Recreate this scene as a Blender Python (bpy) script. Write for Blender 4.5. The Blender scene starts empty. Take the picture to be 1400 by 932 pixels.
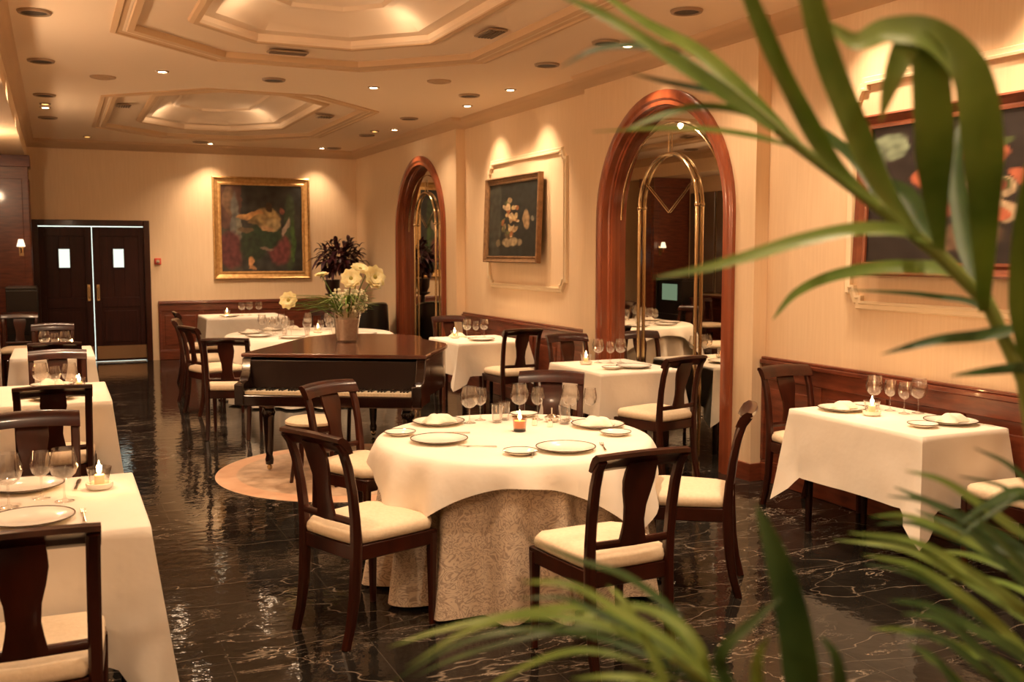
import bpy, bmesh, math, random
from mathutils import Vector, Matrix, noise
PI = math.pi
S = bpy.context.scene
COL = S.collection
def R(d): return math.radians(d)

# ------------------------------------------------------------------ mesh builder
class MB:
    def __init__(s): s.v = []; s.f = []
    def add(s, vs, fs):
        b = len(s.v); s.v += [tuple(v) for v in vs]; s.f += [tuple(i + b for i in f) for f in fs]; return s
    def box(s, x0, x1, y0, y1, z0, z1):
        return s.add([(x0,y0,z0),(x1,y0,z0),(x1,y1,z0),(x0,y1,z0),(x0,y0,z1),(x1,y0,z1),(x1,y1,z1),(x0,y1,z1)],
                     [(0,3,2,1),(4,5,6,7),(0,1,5,4),(1,2,6,5),(2,3,7,6),(3,0,4,7)])
    def loft(s, rings, closed=True, cap0=True, cap1=True, loop=False):
        n = len(rings[0]); vs = [p for r in rings for p in r]; fs = []
        m = len(rings)
        for i in range(m if loop else m - 1):
            a, b = i * n, ((i + 1) % m) * n
            for j in range(n if closed else n - 1):
                k = (j + 1) % n
                fs.append((a + j, a + k, b + k, b + j))
        if not loop and closed:
            if cap0: fs.append(tuple(range(n - 1, -1, -1)))
            if cap1: fs.append(tuple((m - 1) * n + j for j in range(n)))
        return s.add(vs, fs)
    def lathe(s, prof, n=16, c=(0, 0, 0), cap0=False, cap1=False):
        rings = [[(c[0] + r * math.cos(2*PI*j/n), c[1] + r * math.sin(2*PI*j/n), c[2] + z) for j in range(n)] for r, z in prof]
        return s.loft(rings, True, cap0, cap1)
    def tube(s, pts, rad, n=8, loop=False, flat=None):
        pts = [Vector(p) for p in pts]; m = len(pts)
        if not hasattr(rad, '__len__'): rad = [rad] * m
        rings = []; up = None
        for i, p in enumerate(pts):
            if loop: t = pts[(i+1) % m] - pts[i-1]
            else: t = pts[min(i+1, m-1)] - pts[max(i-1, 0)]
            t.normalize()
            if up is None:
                up = Vector((0, 0, 1)) if abs(t.z) < .9 else Vector((0, 1, 0))
            a = t.cross(up).normalized(); up = a.cross(t).normalized()
            fx = 1 if flat is None else flat
            rings.append([p + (a * math.cos(2*PI*j/n) + up * math.sin(2*PI*j/n) * fx) * rad[i] for j in range(n)])
        return s.loft(rings, True, True, True, loop)
    def bar(s, pts, w, d, axis=(1, 0, 0)):
        """rectangular section along pts; w along axis, d perpendicular"""
        pts = [Vector(p) for p in pts]; m = len(pts)
        if not hasattr(w, '__len__'): w = [w] * m
        if not hasattr(d, '__len__'): d = [d] * m
        rings = []; ax = Vector(axis)
        for i, p in enumerate(pts):
            t = (pts[min(i+1, m-1)] - pts[max(i-1, 0)]).normalized()
            b = t.cross(ax).normalized(); a = b.cross(t).normalized()
            rings.append([p + a*w[i]/2*x + b*d[i]/2*y for x, y in ((-1,-.6),(-.6,-1),(.6,-1),(1,-.6),(1,.6),(.6,1),(-.6,1),(-1,.6))])
        return s.loft(rings)
    def prism(s, poly, z0, z1):
        n = len(poly)
        return s.add([(x, y, z0) for x, y in poly] + [(x, y, z1) for x, y in poly],
                     [tuple(range(n-1, -1, -1)), tuple(range(n, 2*n))] + [(j, (j+1) % n, n+(j+1) % n, n+j) for j in range(n)])
    def ball(s, c, r, n=8, m=5, sz=1.0):
        prof = [(max(r*math.sin(PI*i/m), r*.02), -r*sz*math.cos(PI*i/m)) for i in range(m+1)]
        return s.lathe(prof, n, c, True, True)
    def grid(s, P):
        m, n = len(P), len(P[0])
        return s.add([p for r in P for p in r], [(i*n+j, i*n+j+1, (i+1)*n+j+1, (i+1)*n+j) for i in range(m-1) for j in range(n-1)])
    def xf(s, M, i0=0):
        s.v[i0:] = [tuple(M @ Vector(v)) for v in s.v[i0:]]; return s
    def build(s, name, mat, parent=None, smooth=True, bevel=0, solid=0, sub=0, angle=40):
        me = bpy.data.meshes.new(name); me.from_pydata(s.v, [], s.f)
        bm = bmesh.new(); bm.from_mesh(me); bmesh.ops.recalc_face_normals(bm, faces=bm.faces); bm.to_mesh(me); bm.free()
        me.materials.append(mat)
        if smooth:
            for p in me.polygons: p.use_smooth = True
            try: me.set_sharp_from_angle(angle=R(angle))
            except Exception: pass
        o = bpy.data.objects.new(name, me); COL.objects.link(o)
        if parent is not None: o.parent = parent
        if solid:
            k = o.modifiers.new('t', 'SOLIDIFY'); k.thickness = solid; k.offset = 0
        if bevel:
            k = o.modifiers.new('b', 'BEVEL'); k.width = bevel; k.segments = 2; k.limit_method = 'ANGLE'
        if sub:
            k = o.modifiers.new('s', 'SUBSURF'); k.levels = sub; k.render_levels = sub
        return o

def tag(o, label, cat, group=None, kind=None):
    o['label'] = label; o['category'] = cat
    if group: o['group'] = group
    if kind: o['kind'] = kind
    return o
def empty(name, loc=(0, 0, 0), rz=0):
    o = bpy.data.objects.new(name, None); COL.objects.link(o); o.location = loc; o.rotation_euler = (0, 0, rz); o.empty_display_size = .1
    return o
def struct(o): o['kind'] = 'structure'; return o
def kids(o): return [c for c in bpy.data.objects if c.parent == o]
def dup(root, loc, rz=0, label=None, group=None):
    tree = []
    def rec(o, par):
        c = o.copy(); COL.objects.link(c)
        if par is not None: c.parent = par
        for ch in kids_cache(o): rec(ch, c)
        return c
    c = rec(root, None); c.location = loc; c.rotation_euler = (0, 0, rz)
    if label: c['label'] = label
    if group: c['group'] = group
    return c
_kc = {}
def kids_cache(o):
    if o.name not in _kc: _kc[o.name] = kids(o)
    return _kc[o.name]
class Kind:
    """first use moves the prototype, later uses copy it"""
    def __init__(s, proto): s.p = proto; s.used = False
    def put(s, loc, rz, label, group=None):
        if not s.used:
            kids_cache(s.p); [kids_cache(k) for k in kids_cache(s.p)]
            s.used = True; o = s.p; o.location = loc; o.rotation_euler = (0, 0, rz); o['label'] = label
            if group: o['group'] = group
            return o
        return dup(s.p, loc, rz, label, group)

# ------------------------------------------------------------------ materials
def mat(name, col, rough=.5, metal=0, spec=.5, coat=0, **kw):
    m = bpy.data.materials.new(name); m.use_nodes = True; nt = m.node_tree; b = nt.nodes['Principled BSDF']
    b.inputs['Base Color'].default_value = (*col, 1); b.inputs['Roughness'].default_value = rough
    b.inputs['Metallic'].default_value = metal; b.inputs['Specular IOR Level'].default_value = spec
    b.inputs['Coat Weight'].default_value = coat; b.inputs['Coat Roughness'].default_value = .08
    for k, v in kw.items(): b.inputs[k.replace('_', ' ')].default_value = v
    return m
def N(nt, t, **kw):
    n = nt.nodes.new(t)
    for k, v in kw.items():
        if hasattr(n, k): setattr(n, k, v)
        else: n.inputs[k.replace('_', ' ')].default_value = v
    return n
def coords(nt, kind='Object', scale=(1, 1, 1)):
    t = N(nt, 'ShaderNodeTexCoord'); mp = N(nt, 'ShaderNodeMapping'); mp.inputs['Scale'].default_value = scale
    nt.links.new(t.outputs[kind], mp.inputs['Vector']); return mp.outputs[0]
def ramp(nt, fac, stops):
    r = N(nt, 'ShaderNodeValToRGB'); e = r.color_ramp.elements
    while len(e) < len(stops): e.new(.5)
    for el, (p, c) in zip(e, stops): el.position = p; el.color = (*c, 1)
    nt.links.new(fac, r.inputs['Fac']); return r.outputs['Color']
def noisy(m, c0, c1, scale=5, stretch=(1, 1, 1), detail=4, lo=.3, hi=.7, bump=0, bscale=None, kind='Object'):
    nt = m.node_tree; b = nt.nodes['Principled BSDF']; v = coords(nt, kind, stretch)
    n = N(nt, 'ShaderNodeTexNoise', Scale=scale, Detail=detail); nt.links.new(v, n.inputs['Vector'])
    nt.links.new(ramp(nt, n.outputs['Fac'], [(lo, c0), (hi, c1)]), b.inputs['Base Color'])
    if bump:
        n2 = N(nt, 'ShaderNodeTexNoise', Scale=bscale or scale, Detail=3); nt.links.new(v, n2.inputs['Vector'])
        bp = N(nt, 'ShaderNodeBump', Strength=bump, Distance=.01); nt.links.new(n2.outputs['Fac'], bp.inputs['Height'])
        nt.links.new(bp.outputs[0], b.inputs['Normal'])
    return m
def emit(name, col, st):
    m = bpy.data.materials.new(name); m.use_nodes = True; nt = m.node_tree; nt.nodes.clear()
    e = N(nt, 'ShaderNodeEmission', Strength=st); e.inputs['Color'].default_value = (*col, 1)
    o = N(nt, 'ShaderNodeOutputMaterial'); nt.links.new(e.outputs[0], o.inputs['Surface']); return m
def thin_glass(name, tint=(1, 1, 1), refl=1.0, ior=1.5):
    m = bpy.data.materials.new(name); m.use_nodes = True; nt = m.node_tree; nt.nodes.clear()
    t = N(nt, 'ShaderNodeBsdfTransparent'); t.inputs['Color'].default_value = (*tint, 1)
    g = N(nt, 'ShaderNodeBsdfGlossy', Roughness=.02); lw = N(nt, 'ShaderNodeLayerWeight', Blend=.5)
    pw = N(nt, 'ShaderNodeMath', operation='POWER'); pw.inputs[1].default_value = 2.4; nt.links.new(lw.outputs['Facing'], pw.inputs[0])
    mu = N(nt, 'ShaderNodeMath', operation='MULTIPLY_ADD'); mu.inputs[1].default_value = .75*refl; mu.inputs[2].default_value = .07*refl; mu.use_clamp = True
    nt.links.new(pw.outputs[0], mu.inputs[0]); mx = N(nt, 'ShaderNodeMixShader')
    nt.links.new(mu.outputs[0], mx.inputs[0]); nt.links.new(t.outputs[0], mx.inputs[1]); nt.links.new(g.outputs[0], mx.inputs[2])
    o = N(nt, 'ShaderNodeOutputMaterial'); nt.links.new(mx.outputs[0], o.inputs['Surface']); return m

M = {}
M['wall'] = noisy(mat('wall_paint', (.80, .62, .40), .75), (.78, .59, .38), (.82, .63, .42), 60, (1, 1, .05), 2)
M['moulding'] = mat('moulding_paint', (.84, .70, .48), .5)
M['ceiling'] = mat('ceiling_paint', (.88, .72, .54), .8)
M['traytrim'] = mat('tray_moulding_paint', (.66, .46, .27), .6)
M['crown'] = mat('crown_paint', (.62, .43, .26), .6)
M['mahog'] = noisy(mat('mahogany', (.1, .02, .01), .28, spec=.35, coat=.22), (.014, .0035, .002), (.055, .011, .005), 9, (1, 1, .15), 4)
M['mahog_dark'] = noisy(mat('mahogany_dark', (.03, .01, .006), .28, spec=.3, coat=.1), (.010, .004, .003), (.030, .009, .005), 9, (1, 1, .2), 4)
M['panel'] = noisy(mat('wainscot_wood', (.12, .03, .015), .32, coat=.3), (.10, .024, .012), (.20, .05, .022), 6, (1, 1, 6), 5)
M['archwood'] = noisy(mat('arch_wood', (.2, .05, .02), .28, coat=.4), (.20, .045, .018), (.34, .085, .03), 5, (3, 3, .3), 4)
M['door'] = noisy(mat('door_wood', (.06, .015, .01), .4, spec=.25), (.022, .006, .005), (.045, .011, .008), 6, (4, 4, .4), 4)
M['piano'] = mat('piano_lacquer', (.012, .004, .003), .15, coat=.4)
M['panelblack'] = mat('piano_front', (.014, .005, .004), .35)
M['lid'] = noisy(mat('piano_lid', (.1, .03, .02), .22, coat=.6), (.07, .02, .012), (.13, .04, .02), 4, (1, 6, 1), 4)
M['black'] = mat('black_lacquer', (.012, .010, .009), .3)
M['seat'] = noisy(mat('seat_fabric', (.78, .62, .40), .8), (.74, .60, .42), (.81, .67, .49), 60, bump=.15)
M['cloth'] = noisy(mat('white_cloth', (.86, .80, .68), .85), (.86, .79, .68), (.90, .84, .74), 3, bump=.6, bscale=7)
M['napkin'] = mat('napkin_cloth', (.88, .82, .70), .85)
M['china'] = mat('china', (.93, .88, .79), .18, coat=.3)
M['rim'] = mat('plate_rim', (.10, .07, .04), .25, metal=.3)
M['silver'] = mat('silver', (.75, .68, .58), .2, metal=1)
M['brass'] = mat('brass', (.70, .54, .32), .16, metal=1)
M['gold'] = noisy(mat('gilt_frame', (.6, .36, .13), .35, metal=.6), (.50, .28, .10), (.70, .44, .18), 20)
M['gold_dark'] = noisy(mat('dark_gilt_frame', (.25, .14, .07), .4, metal=.4), (.18, .10, .05), (.30, .17, .08), 20)
M['redwood'] = noisy(mat('red_wood_frame', (.22, .06, .03), .35), (.16, .045, .02), (.26, .08, .035), 10)
M['mirror'] = mat('mirror_glass', (.80, .76, .68), .0, metal=1)
M['glass'] = thin_glass('clear_glass', (.98, .97, .96), 1.3)
M['vglass'] = thin_glass('vase_glass', (.95, .93, .90), 1.3)
M['wax'] = mat('wax', (.85, .55, .30), .5, Emission_Color=(1, .35, .10, 1), Emission_Strength=.6)
M['flame'] = emit('flame', (1, .62, .25), 40)
M['lamp'] = emit('lamp_face', (1, .80, .52), 28)
M['lamp_dim'] = emit('lamp_face_dim', (1, .52, .14), 3.5)
M['cove'] = emit('cove_strip', (1, .69, .43), 5.0)
M['dark'] = mat('downlight_baffle', (.055, .045, .035), .6)
M['grille'] = mat('vent_grille', (.16, .11, .07), .6)
M['ring'] = mat('fixture_ring', (.35, .25, .16), .4)
M['white_key'] = mat('ivory', (.80, .70, .52), .3)
M['kitchen'] = emit('kitchen_light', (.90, 1, .86), 1.1)
M['screen'] = emit('screen_glow', (.50, .72, .48), .28)
M['steel'] = mat('steel_strip', (.80, .76, .70), .25, metal=1)
M['kick'] = mat('kick_plate', (.55, .38, .24), .3, metal=1)
M['red'] = mat('alarm_red', (.7, .08, .05), .4)
M['petal'] = noisy(mat('petal', (.86, .78, .42), .6, Subsurface_Weight=.1), (.86, .72, .30), (.92, .86, .56), 40)
M['petal_c'] = mat('petal_centre', (.30, .26, .05), .7)
M['white_f'] = mat('small_petals', (.85, .82, .60), .6)
M['stem'] = mat('flower_stem', (.12, .20, .05), .6)
M['pebble'] = noisy(mat('pebbles', (.8, .7, .6), .5), (.72, .58, .48), (.88, .80, .72), 50)
M['purple'] = noisy(mat('burgundy_leaf', (.04, .01, .012), .45), (.022, .007, .010), (.075, .015, .022), 12)
M['pot'] = mat('terracotta', (.35, .16, .08), .7)
M['soil'] = mat('soil', (.04, .025, .015), .9)
# damask undercloth
m = M['damask'] = mat('damask', (.6, .45, .33), .75); nt = m.node_tree; b = nt.nodes['Principled BSDF']
v = coords(nt, 'UV')
w = N(nt, 'ShaderNodeTexNoise', Scale=13, Detail=2, Distortion=2.2); nt.links.new(v, w.inputs['Vector'])
mm = N(nt, 'ShaderNodeMath', operation='PINGPONG'); mm.inputs[1].default_value = .07
nt.links.new(w.outputs['Fac'], mm.inputs[0])
nt.links.new(ramp(nt, mm.outputs[0], [(.010, (.48, .36, .27)), (.040, (.78, .65, .50))]), b.inputs['Base Color'])
# marble floor
m = M['floor'] = mat('floor_marble', (.02, .015, .012), .055, coat=.0, spec=.2); nt = m.node_tree; b = nt.nodes['Principled BSDF']
v = coords(nt, 'Object')
base = N(nt, 'ShaderNodeTexNoise', Scale=1.6, Detail=8, Roughness=.65); nt.links.new(v, base.inputs['Vector'])
bc = ramp(nt, base.outputs['Fac'], [(.3, (.006, .005, .004)), (.62, (.020, .017, .014)), (.8, (.042, .036, .03))])
vm = N(nt, 'ShaderNodeMapping'); vm.inputs['Rotation'].default_value = (0, 0, R(12)); vm.inputs['Scale'].default_value = (.8, 2.6, 1)
nt.links.new(v, vm.inputs['Vector'])
wp = N(nt, 'ShaderNodeTexNoise', Scale=1.5, Detail=8, Roughness=.62, Distortion=.9); nt.links.new(vm.outputs[0], wp.inputs['Vector'])
d1 = N(nt, 'ShaderNodeMath', operation='SUBTRACT'); d1.inputs[1].default_value = .5; nt.links.new(wp.outputs['Fac'], d1.inputs[0])
d2 = N(nt, 'ShaderNodeMath', operation='ABSOLUTE'); nt.links.new(d1.outputs[0], d2.inputs[0])
vein = ramp(nt, d2.outputs[0], [(0, (1, 1, 1)), (.004, (0, 0, 0))])
br = N(nt, 'ShaderNodeTexNoise', Scale=1.3, Detail=2); nt.links.new(v, br.inputs['Vector'])
brr = ramp(nt, br.outputs['Fac'], [(.44, (0, 0, 0)), (.60, (1, 1, 1))])
mu = N(nt, 'ShaderNodeMix', data_type='RGBA', blend_type='MULTIPLY'); mu.inputs[0].default_value = 1
nt.links.new(vein, mu.inputs[6]); nt.links.new(brr, mu.inputs[7])
vm2 = N(nt, 'ShaderNodeMapping'); vm2.inputs['Rotation'].default_value = (0, 0, R(-52)); vm2.inputs['Scale'].default_value = (.5, 1.5, 1)
nt.links.new(v, vm2.inputs['Vector'])
wn2 = N(nt, 'ShaderNodeTexNoise', Scale=3.0, Detail=3); nt.links.new(vm2.outputs[0], wn2.inputs['Vector'])
wa = N(nt, 'ShaderNodeMix', data_type='RGBA', blend_type='LINEAR_LIGHT'); wa.inputs[0].default_value = .22
nt.links.new(vm2.outputs[0], wa.inputs[6]); nt.links.new(wn2.outputs['Color'], wa.inputs[7])
vo = N(nt, 'ShaderNodeTexVoronoi', feature='DISTANCE_TO_EDGE', Scale=1.5); nt.links.new(wa.outputs[2], vo.inputs['Vector'])
v2 = ramp(nt, vo.outputs['Distance'], [(0, (.30, .30, .30)), (.006, (0, 0, 0))])
ad = N(nt, 'ShaderNodeMix', data_type='RGBA', blend_type='ADD'); ad.inputs[0].default_value = 1
nt.links.new(mu.outputs[2], ad.inputs[6]); nt.links.new(v2, ad.inputs[7])
mx = N(nt, 'ShaderNodeMix', data_type='RGBA'); nt.links.new(ad.outputs[2], mx.inputs[0]); nt.links.new(bc, mx.inputs[6]); mx.inputs[7].default_value = (.55, .45, .35, 1)
bk = N(nt, 'ShaderNodeTexBrick', offset=0.0, Scale=1.0, Mortar_Size=.0025, Brick_Width=.6, Row_Height=.6)
bk.inputs['Color1'].default_value = (0, 0, 0, 1); bk.inputs['Color2'].default_value = (0, 0, 0, 1); bk.inputs['Mortar'].default_value = (1, 1, 1, 1)
nt.links.new(v, bk.inputs['Vector'])
mx2 = N(nt, 'ShaderNodeMix', data_type='RGBA'); nt.links.new(bk.outputs['Fac'], mx2.inputs[0]); nt.links.new(mx.outputs[2], mx2.inputs[6]); mx2.inputs[7].default_value = (.05, .04, .03, 1)
nt.links.new(mx2.outputs[2], b.inputs['Base Color'])
bn = N(nt, 'ShaderNodeTexNoise', Scale=11, Detail=3); nt.links.new(v, bn.inputs['Vector'])
bp = N(nt, 'ShaderNodeBump', Strength=.10, Distance=.02); nt.links.new(bn.outputs['Fac'], bp.inputs['Height']); nt.links.new(bp.outputs[0], b.inputs['Normal'])
# rug
m = M['rug'] = mat('rug', (.6, .35, .2), .45); nt = m.node_tree; b = nt.nodes['Principled BSDF']
v = coords(nt, 'Object'); ln = N(nt, 'ShaderNodeVectorMath', operation='LENGTH'); nt.links.new(v, ln.inputs[0])
nn = N(nt, 'ShaderNodeTexNoise', Scale=7, Detail=5); nt.links.new(v, nn.inputs['Vector'])
inn = ramp(nt, nn.outputs['Fac'], [(.35, (.42, .28, .18)), (.65, (.70, .52, .37))])
bor = ramp(nt, nn.outputs['Fac'], [(.3, (.66, .38, .23)), (.7, (.76, .50, .33))])
msk = ramp(nt, ln.outputs['Value'], [(.88, (0, 0, 0)), (.90, (1, 1, 1))])
mx = N(nt, 'ShaderNodeMix', data_type='RGBA'); nt.links.new(msk, mx.inputs[0]); nt.links.new(inn, mx.inputs[6]); nt.links.new(bor, mx.inputs[7])
nt.links.new(mx.outputs[2], b.inputs['Base Color'])
# palm leaf
def leafmat(name, a, c):
    m = mat(name, a, .42); nt = m.node_tree; b = nt.nodes['Principled BSDF']
    v = coords(nt, 'Object'); n = N(nt, 'ShaderNodeTexNoise', Scale=9, Detail=3); nt.links.new(v, n.inputs['Vector'])
    c_ = ramp(nt, n.outputs['Fac'], [(.3, a), (.7, c)]); nt.links.new(c_, b.inputs['Base Color'])
    out = nt.nodes['Material Output']; tr = N(nt, 'ShaderNodeBsdfTranslucent'); nt.links.new(c_, tr.inputs['Color'])
    ms = N(nt, 'ShaderNodeMixShader'); ms.inputs[0].default_value = .3
    nt.links.new(b.outputs[0], ms.inputs[1]); nt.links.new(tr.outputs[0], ms.inputs[2]); nt.links.new(ms.outputs[0], out.inputs['Surface'])
    return m
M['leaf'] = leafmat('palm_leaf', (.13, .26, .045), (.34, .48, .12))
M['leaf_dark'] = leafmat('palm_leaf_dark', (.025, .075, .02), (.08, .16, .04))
M['rachis'] = mat('palm_stem', (.20, .26, .06), .5)

# ------------------------------------------------------------------ room
H = 3.37; YF = 16.71; YB = -3.0; XL = -.33; XR = 4.78; XB = 4.66; XA = -1.05
struct(MB().box(XA-.1, XR+.4, YB-.1, YF+.1, -.12, 0).build('floor', M['floor'], smooth=False))
DX0, DX1, DH = -.31, 1.35, 2.18
fw = MB()
fw.box(XA-.1, DX0, YF, YF+.15, 0, H+.3).box(DX1, XR+.4, YF, YF+.15, 0, H+.3).box(DX0, DX1, YF, YF+.15, DH, H+.3)
struct(fw.build('wall_back', M['wall'], smooth=False))
struct(MB().box(XA-.1, XR+.4, YB-.15, YB, 0, H+.3).build('wall_front', M['wall'], smooth=False))
# left: soffit beam above panelled alcoves
struct(MB().box(XL-.75, XL, YB, YF, 3.02, H+.3).build('wall_left_soffit', M['wall'], smooth=False))
lw = MB().box(XA-.1, XA, YB, YF, 0, H+.3)
struct(lw.build('wall_left', M['wall'], smooth=False))
WL = True
# right wall with two niche bays
A1 = (13.45, .93); A2 = (7.30, .95); SPR = 1.99   # arch centre y, outer radius of wall opening
b1 = (12.05, YF); b2 = (6.02, 8.65)
rw = MB().box(XR, XR+.12, YB, b2[0], 0, H+.3).box(XR, XR+.12, b2[1], b1[0], 0, H+.3)
def bay(mb, y0, y1, yc, r):
    n = 24
    arc = [(yc + r*math.cos(PI*i/n), SPR + r*math.sin(PI*i/n)) for i in range(n+1)]
    pts = [(yc+r, 0)] + arc + [(yc-r, 0)]
    outer = [(y1, 0)] + [(min(max(p[0] + (p[0]-yc)*2, y0), y1), H+.3) if 0 < i < n else ((y1 if i == 0 else y0), H+.3) for i, p in enumerate(arc)] + [(y0, 0)]
    for X in (XB, XR+.12):
        mb.add([(X, *p) for p in pts] + [(X, *p) for p in outer], [(i, i+1, len(pts)+i+1, len(pts)+i) for i in range(len(pts)-1)])
    mb.add([(XB, *p) for p in pts] + [(XR+.12, *p) for p in pts], [(i, i+1, len(pts)+i+1, len(pts)+i) for i in range(len(pts)-1)])
    for y in (y0, y1): mb.add([(XB, y, 0), (XR+.12, y, 0), (XR+.12, y, H+.3), (XB, y, H+.3)], [(0, 1, 2, 3)])
bay(rw, *b1, *A1); bay(rw, *b2, *A2)
rw.box(XR+.12, XR+.3, YB, YF, 0, H+.3)
struct(rw.build('wall_right', M['wall'], smooth=False))
# ceiling with two octagonal trays
T1 = (.46, 3.52, 4.4, 9.27, .88); T2 = (.53, 3.58, 10.9, 15.75, .95)
def octo(T, d, z):
    x0, x1, y0, y1, c = T; x0 += d; x1 -= d; y0 += d; y1 -= d; c = max(c - .586*d, .05)
    return [(x0+c, y0, z), (x1-c, y0, z), (x1, y0+c, z), (x1, y1-c, z), (x1-c, y1, z), (x0+c, y1, z), (x0, y1-c, z), (x0, y0+c, z)]
bm = bmesh.new()
def loope(pts):
    vs = [bm.verts.new(p) for p in pts]
    for i in range(len(vs)): bm.edges.new((vs[i], vs[(i+1) % len(vs)]))
loope([(XA-.1, YB-.1, H), (XR+.4, YB-.1, H), (XR+.4, YF+.1, H), (XA-.1, YF+.1, H)])
loope(octo(T1, .08, H)); loope(octo(T2, .08, H))
bmesh.ops.triangle_fill(bm, use_beauty=True, edges=bm.edges[:])
bmesh.ops.recalc_face_normals(bm, faces=bm.faces)
me = bpy.data.meshes.new('ceiling'); bm.to_mesh(me); bm.free(); me.materials.append(M['ceiling'])
co = bpy.data.objects.new('ceiling', me); COL.objects.link(co); struct(co)
for T in (T1, T2):
    mb = MB()
    prof = [(.08, 0), (.15, .02), (.16, .05), (.54, .09), (.56, .07), (.60, .065), (.62, .09), (.62, .13), (.72, .14), (.78, .20), (.88, .26), (.98, .29), (1.0, .27), (1.06, .27), (1.08, .30), (1.25, .33)]
    rings = [octo(T, d, H+z) for d, z in prof]
    mb.loft(rings, True, False, True)
    struct(mb.build('ceiling_tray', M['ceiling'], angle=25))
    mb = MB()
    mb.loft([octo(T, d, H+z) for d, z in [(-.02, 0), (-.02, -.012), (.02, -.018), (.03, -.006), (.09, .004), (.10, -.006), (.15, .0), (.165, .045), (.14, .05), (.10, .04)]], True, False, False)
    mb.loft([octo(T, d, H+z) for d, z in [(.52, .09), (.53, .07), (.56, .055), (.60, .06), (.615, .10), (.60, .11)]], True, False, False)
    struct(mb.build('trim_1' if T is T1 else 'trim_2', M['traytrim'], angle=25))
    mb = MB()
    mb.loft([octo(T, d, H+z) for d, z in [(.65, .135), (.65, .142), (.70, .145), (.70, .140)]], True, False, False, )
    struct(mb.build('ceiling_cove_light', M['cove'], smooth=False))
# crown moulding swept along a plan path
def sweep_plan(mb, path, prof, closed=False):
    n = len(path); rings = []
    for i, p in enumerate(path):
        p = Vector(p)
        a = Vector(path[i-1]) if (i or closed) else None; c = Vector(path[(i+1) % n]) if (i < n-1 or closed) else None
        def nrm(u, w): d = (w-u).normalized(); return Vector((-d.y, d.x))
        if a is None: m_ = nrm(p, c); k = 1
        elif c is None: m_ = nrm(a, p); k = 1
        else:
            n1, n2 = nrm(a, p), nrm(p, c); m_ = (n1+n2).normalized(); k = 1/max(m_.dot(n1), .3)
        rings.append([(p.x + m_.x*k*o, p.y + m_.y*k*o, z) for o, z in prof])
    mb.loft(rings, True, not closed, not closed, closed)
crown = [(0, H), (0, H-.13), (.02, H-.12), (.035, H-.07), (.075, H-.05), (.09, H-.02), (.10, H)]
path = [(XR, YB), (XR, b2[0]), (XB, b2[0]), (XB, b2[1]), (XR, b2[1]), (XR, b1[0]), (XB, b1[0]), (XB, YF), (XL, YF), (XL, YB)]
mb = MB(); sweep_plan(mb, path, crown); struct(mb.build('trim_3', M['crown'], angle=50))
# wainscots
wn = [0]
def wainscot(p0, p1, h=.93, name='wall_wainscot', inset=.0):
    p0, p1 = Vector(p0), Vector(p1); L = (p1-p0).length; d = (p1-p0)/L; nrm = Vector((-d.y, d.x))
    mb = MB(); mb.box(0, L, 0, .02, 0, h-.03)
    mb.box(0, L, 0, .035, 0, .14); mb.box(0, L, 0, .03, .14, .16)
    mb.box(0, L, 0, .035, h-.16, h-.05); mb.box(0, L, 0, .055, h-.05, h-.02); mb.box(0, L, 0, .04, h-.02, h)
    k = max(1, round(L/.62)); w = L/k
    for i in range(k):
        mb.box(i*w-.035 if i else 0, i*w+.035, 0, .034, .16, h-.16)
        mb.box(i*w+.09, (i+1)*w-.09, 0, .030, .23, h-.23)
    mb.box(L-.035, L, 0, .034, .16, h-.16)
    Mx = Matrix(((d.x, nrm.x, 0, p0.x), (d.y, nrm.y, 0, p0.y), (0, 0, 1, 0), (0, 0, 0, 1)))
    mb.xf(Mx); return struct(mb.build(name, M['panel'], smooth=False, bevel=.006))
wainscot((XR, YB), (XR, b2[0]), name='wall_wainscot_right')
wainscot((XR, b2[1]), (XR, b1[0]), name='wall_wainscot_right')
wainscot((XB, YF), (DX1+.1, YF), name='wall_wainscot_back')
bs = MB()
for y0, y1 in ((b2[0]-.0, A2[0]-A2[1]-.08), (A2[0]+A2[1]+.08, b2[1]), (b1[0], A1[0]-A1[1]-.08), (A1[0]+A1[1]+.08, YF)):
    bs.box(XB-.02, XB+.02, y0, y1, 0, .13)
bs.box(XB-.02, XR, b2[0]-.02, b2[0], 0, .13).box(XB-.02, XR, b1[0]-.02, b1[0], 0, .13)
struct(bs.build('baseboard_right', M['panel'], smooth=False))
# left columns
for y0, y1, xf, nm in ((8.9, 9.4, -.45, 'a'), (15.55, 16.0, -.30, 'b'), (3.0, 3.5, -.45, 'c')):
    mb = MB(); mb.box(XA, xf, y0, y1, 0, 3.02)
    mb.box(XA, xf+.025, y0-.02, y1+.02, 0, .2).box(XA, xf+.03, y0-.03, y1+.03, 2.86, 3.02)
    mb.box(xf-.01, xf+.012, y0+.07, y1-.07, .35, 2.7).box(XA+.08, xf-.08, y0-.012, y0, .35, 2.7)
    struct(mb.build('wall_left_column', M['panel'], smooth=False, bevel=.006))
# recessed alcove backs: dark mirror-like panels
mb = MB()
for y0 in (13.9, 14.7): mb.box(XA, XA+.04, y0+.03, y0+.77, .98, 2.75)
struct(mb.build('wall_left_panelling', mat('bronze_panel', (.16, .11, .08), .3), smooth=False, bevel=.01))
wainscot((XA, YF), (XA, YB), name='wall_wainscot_left')

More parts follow.
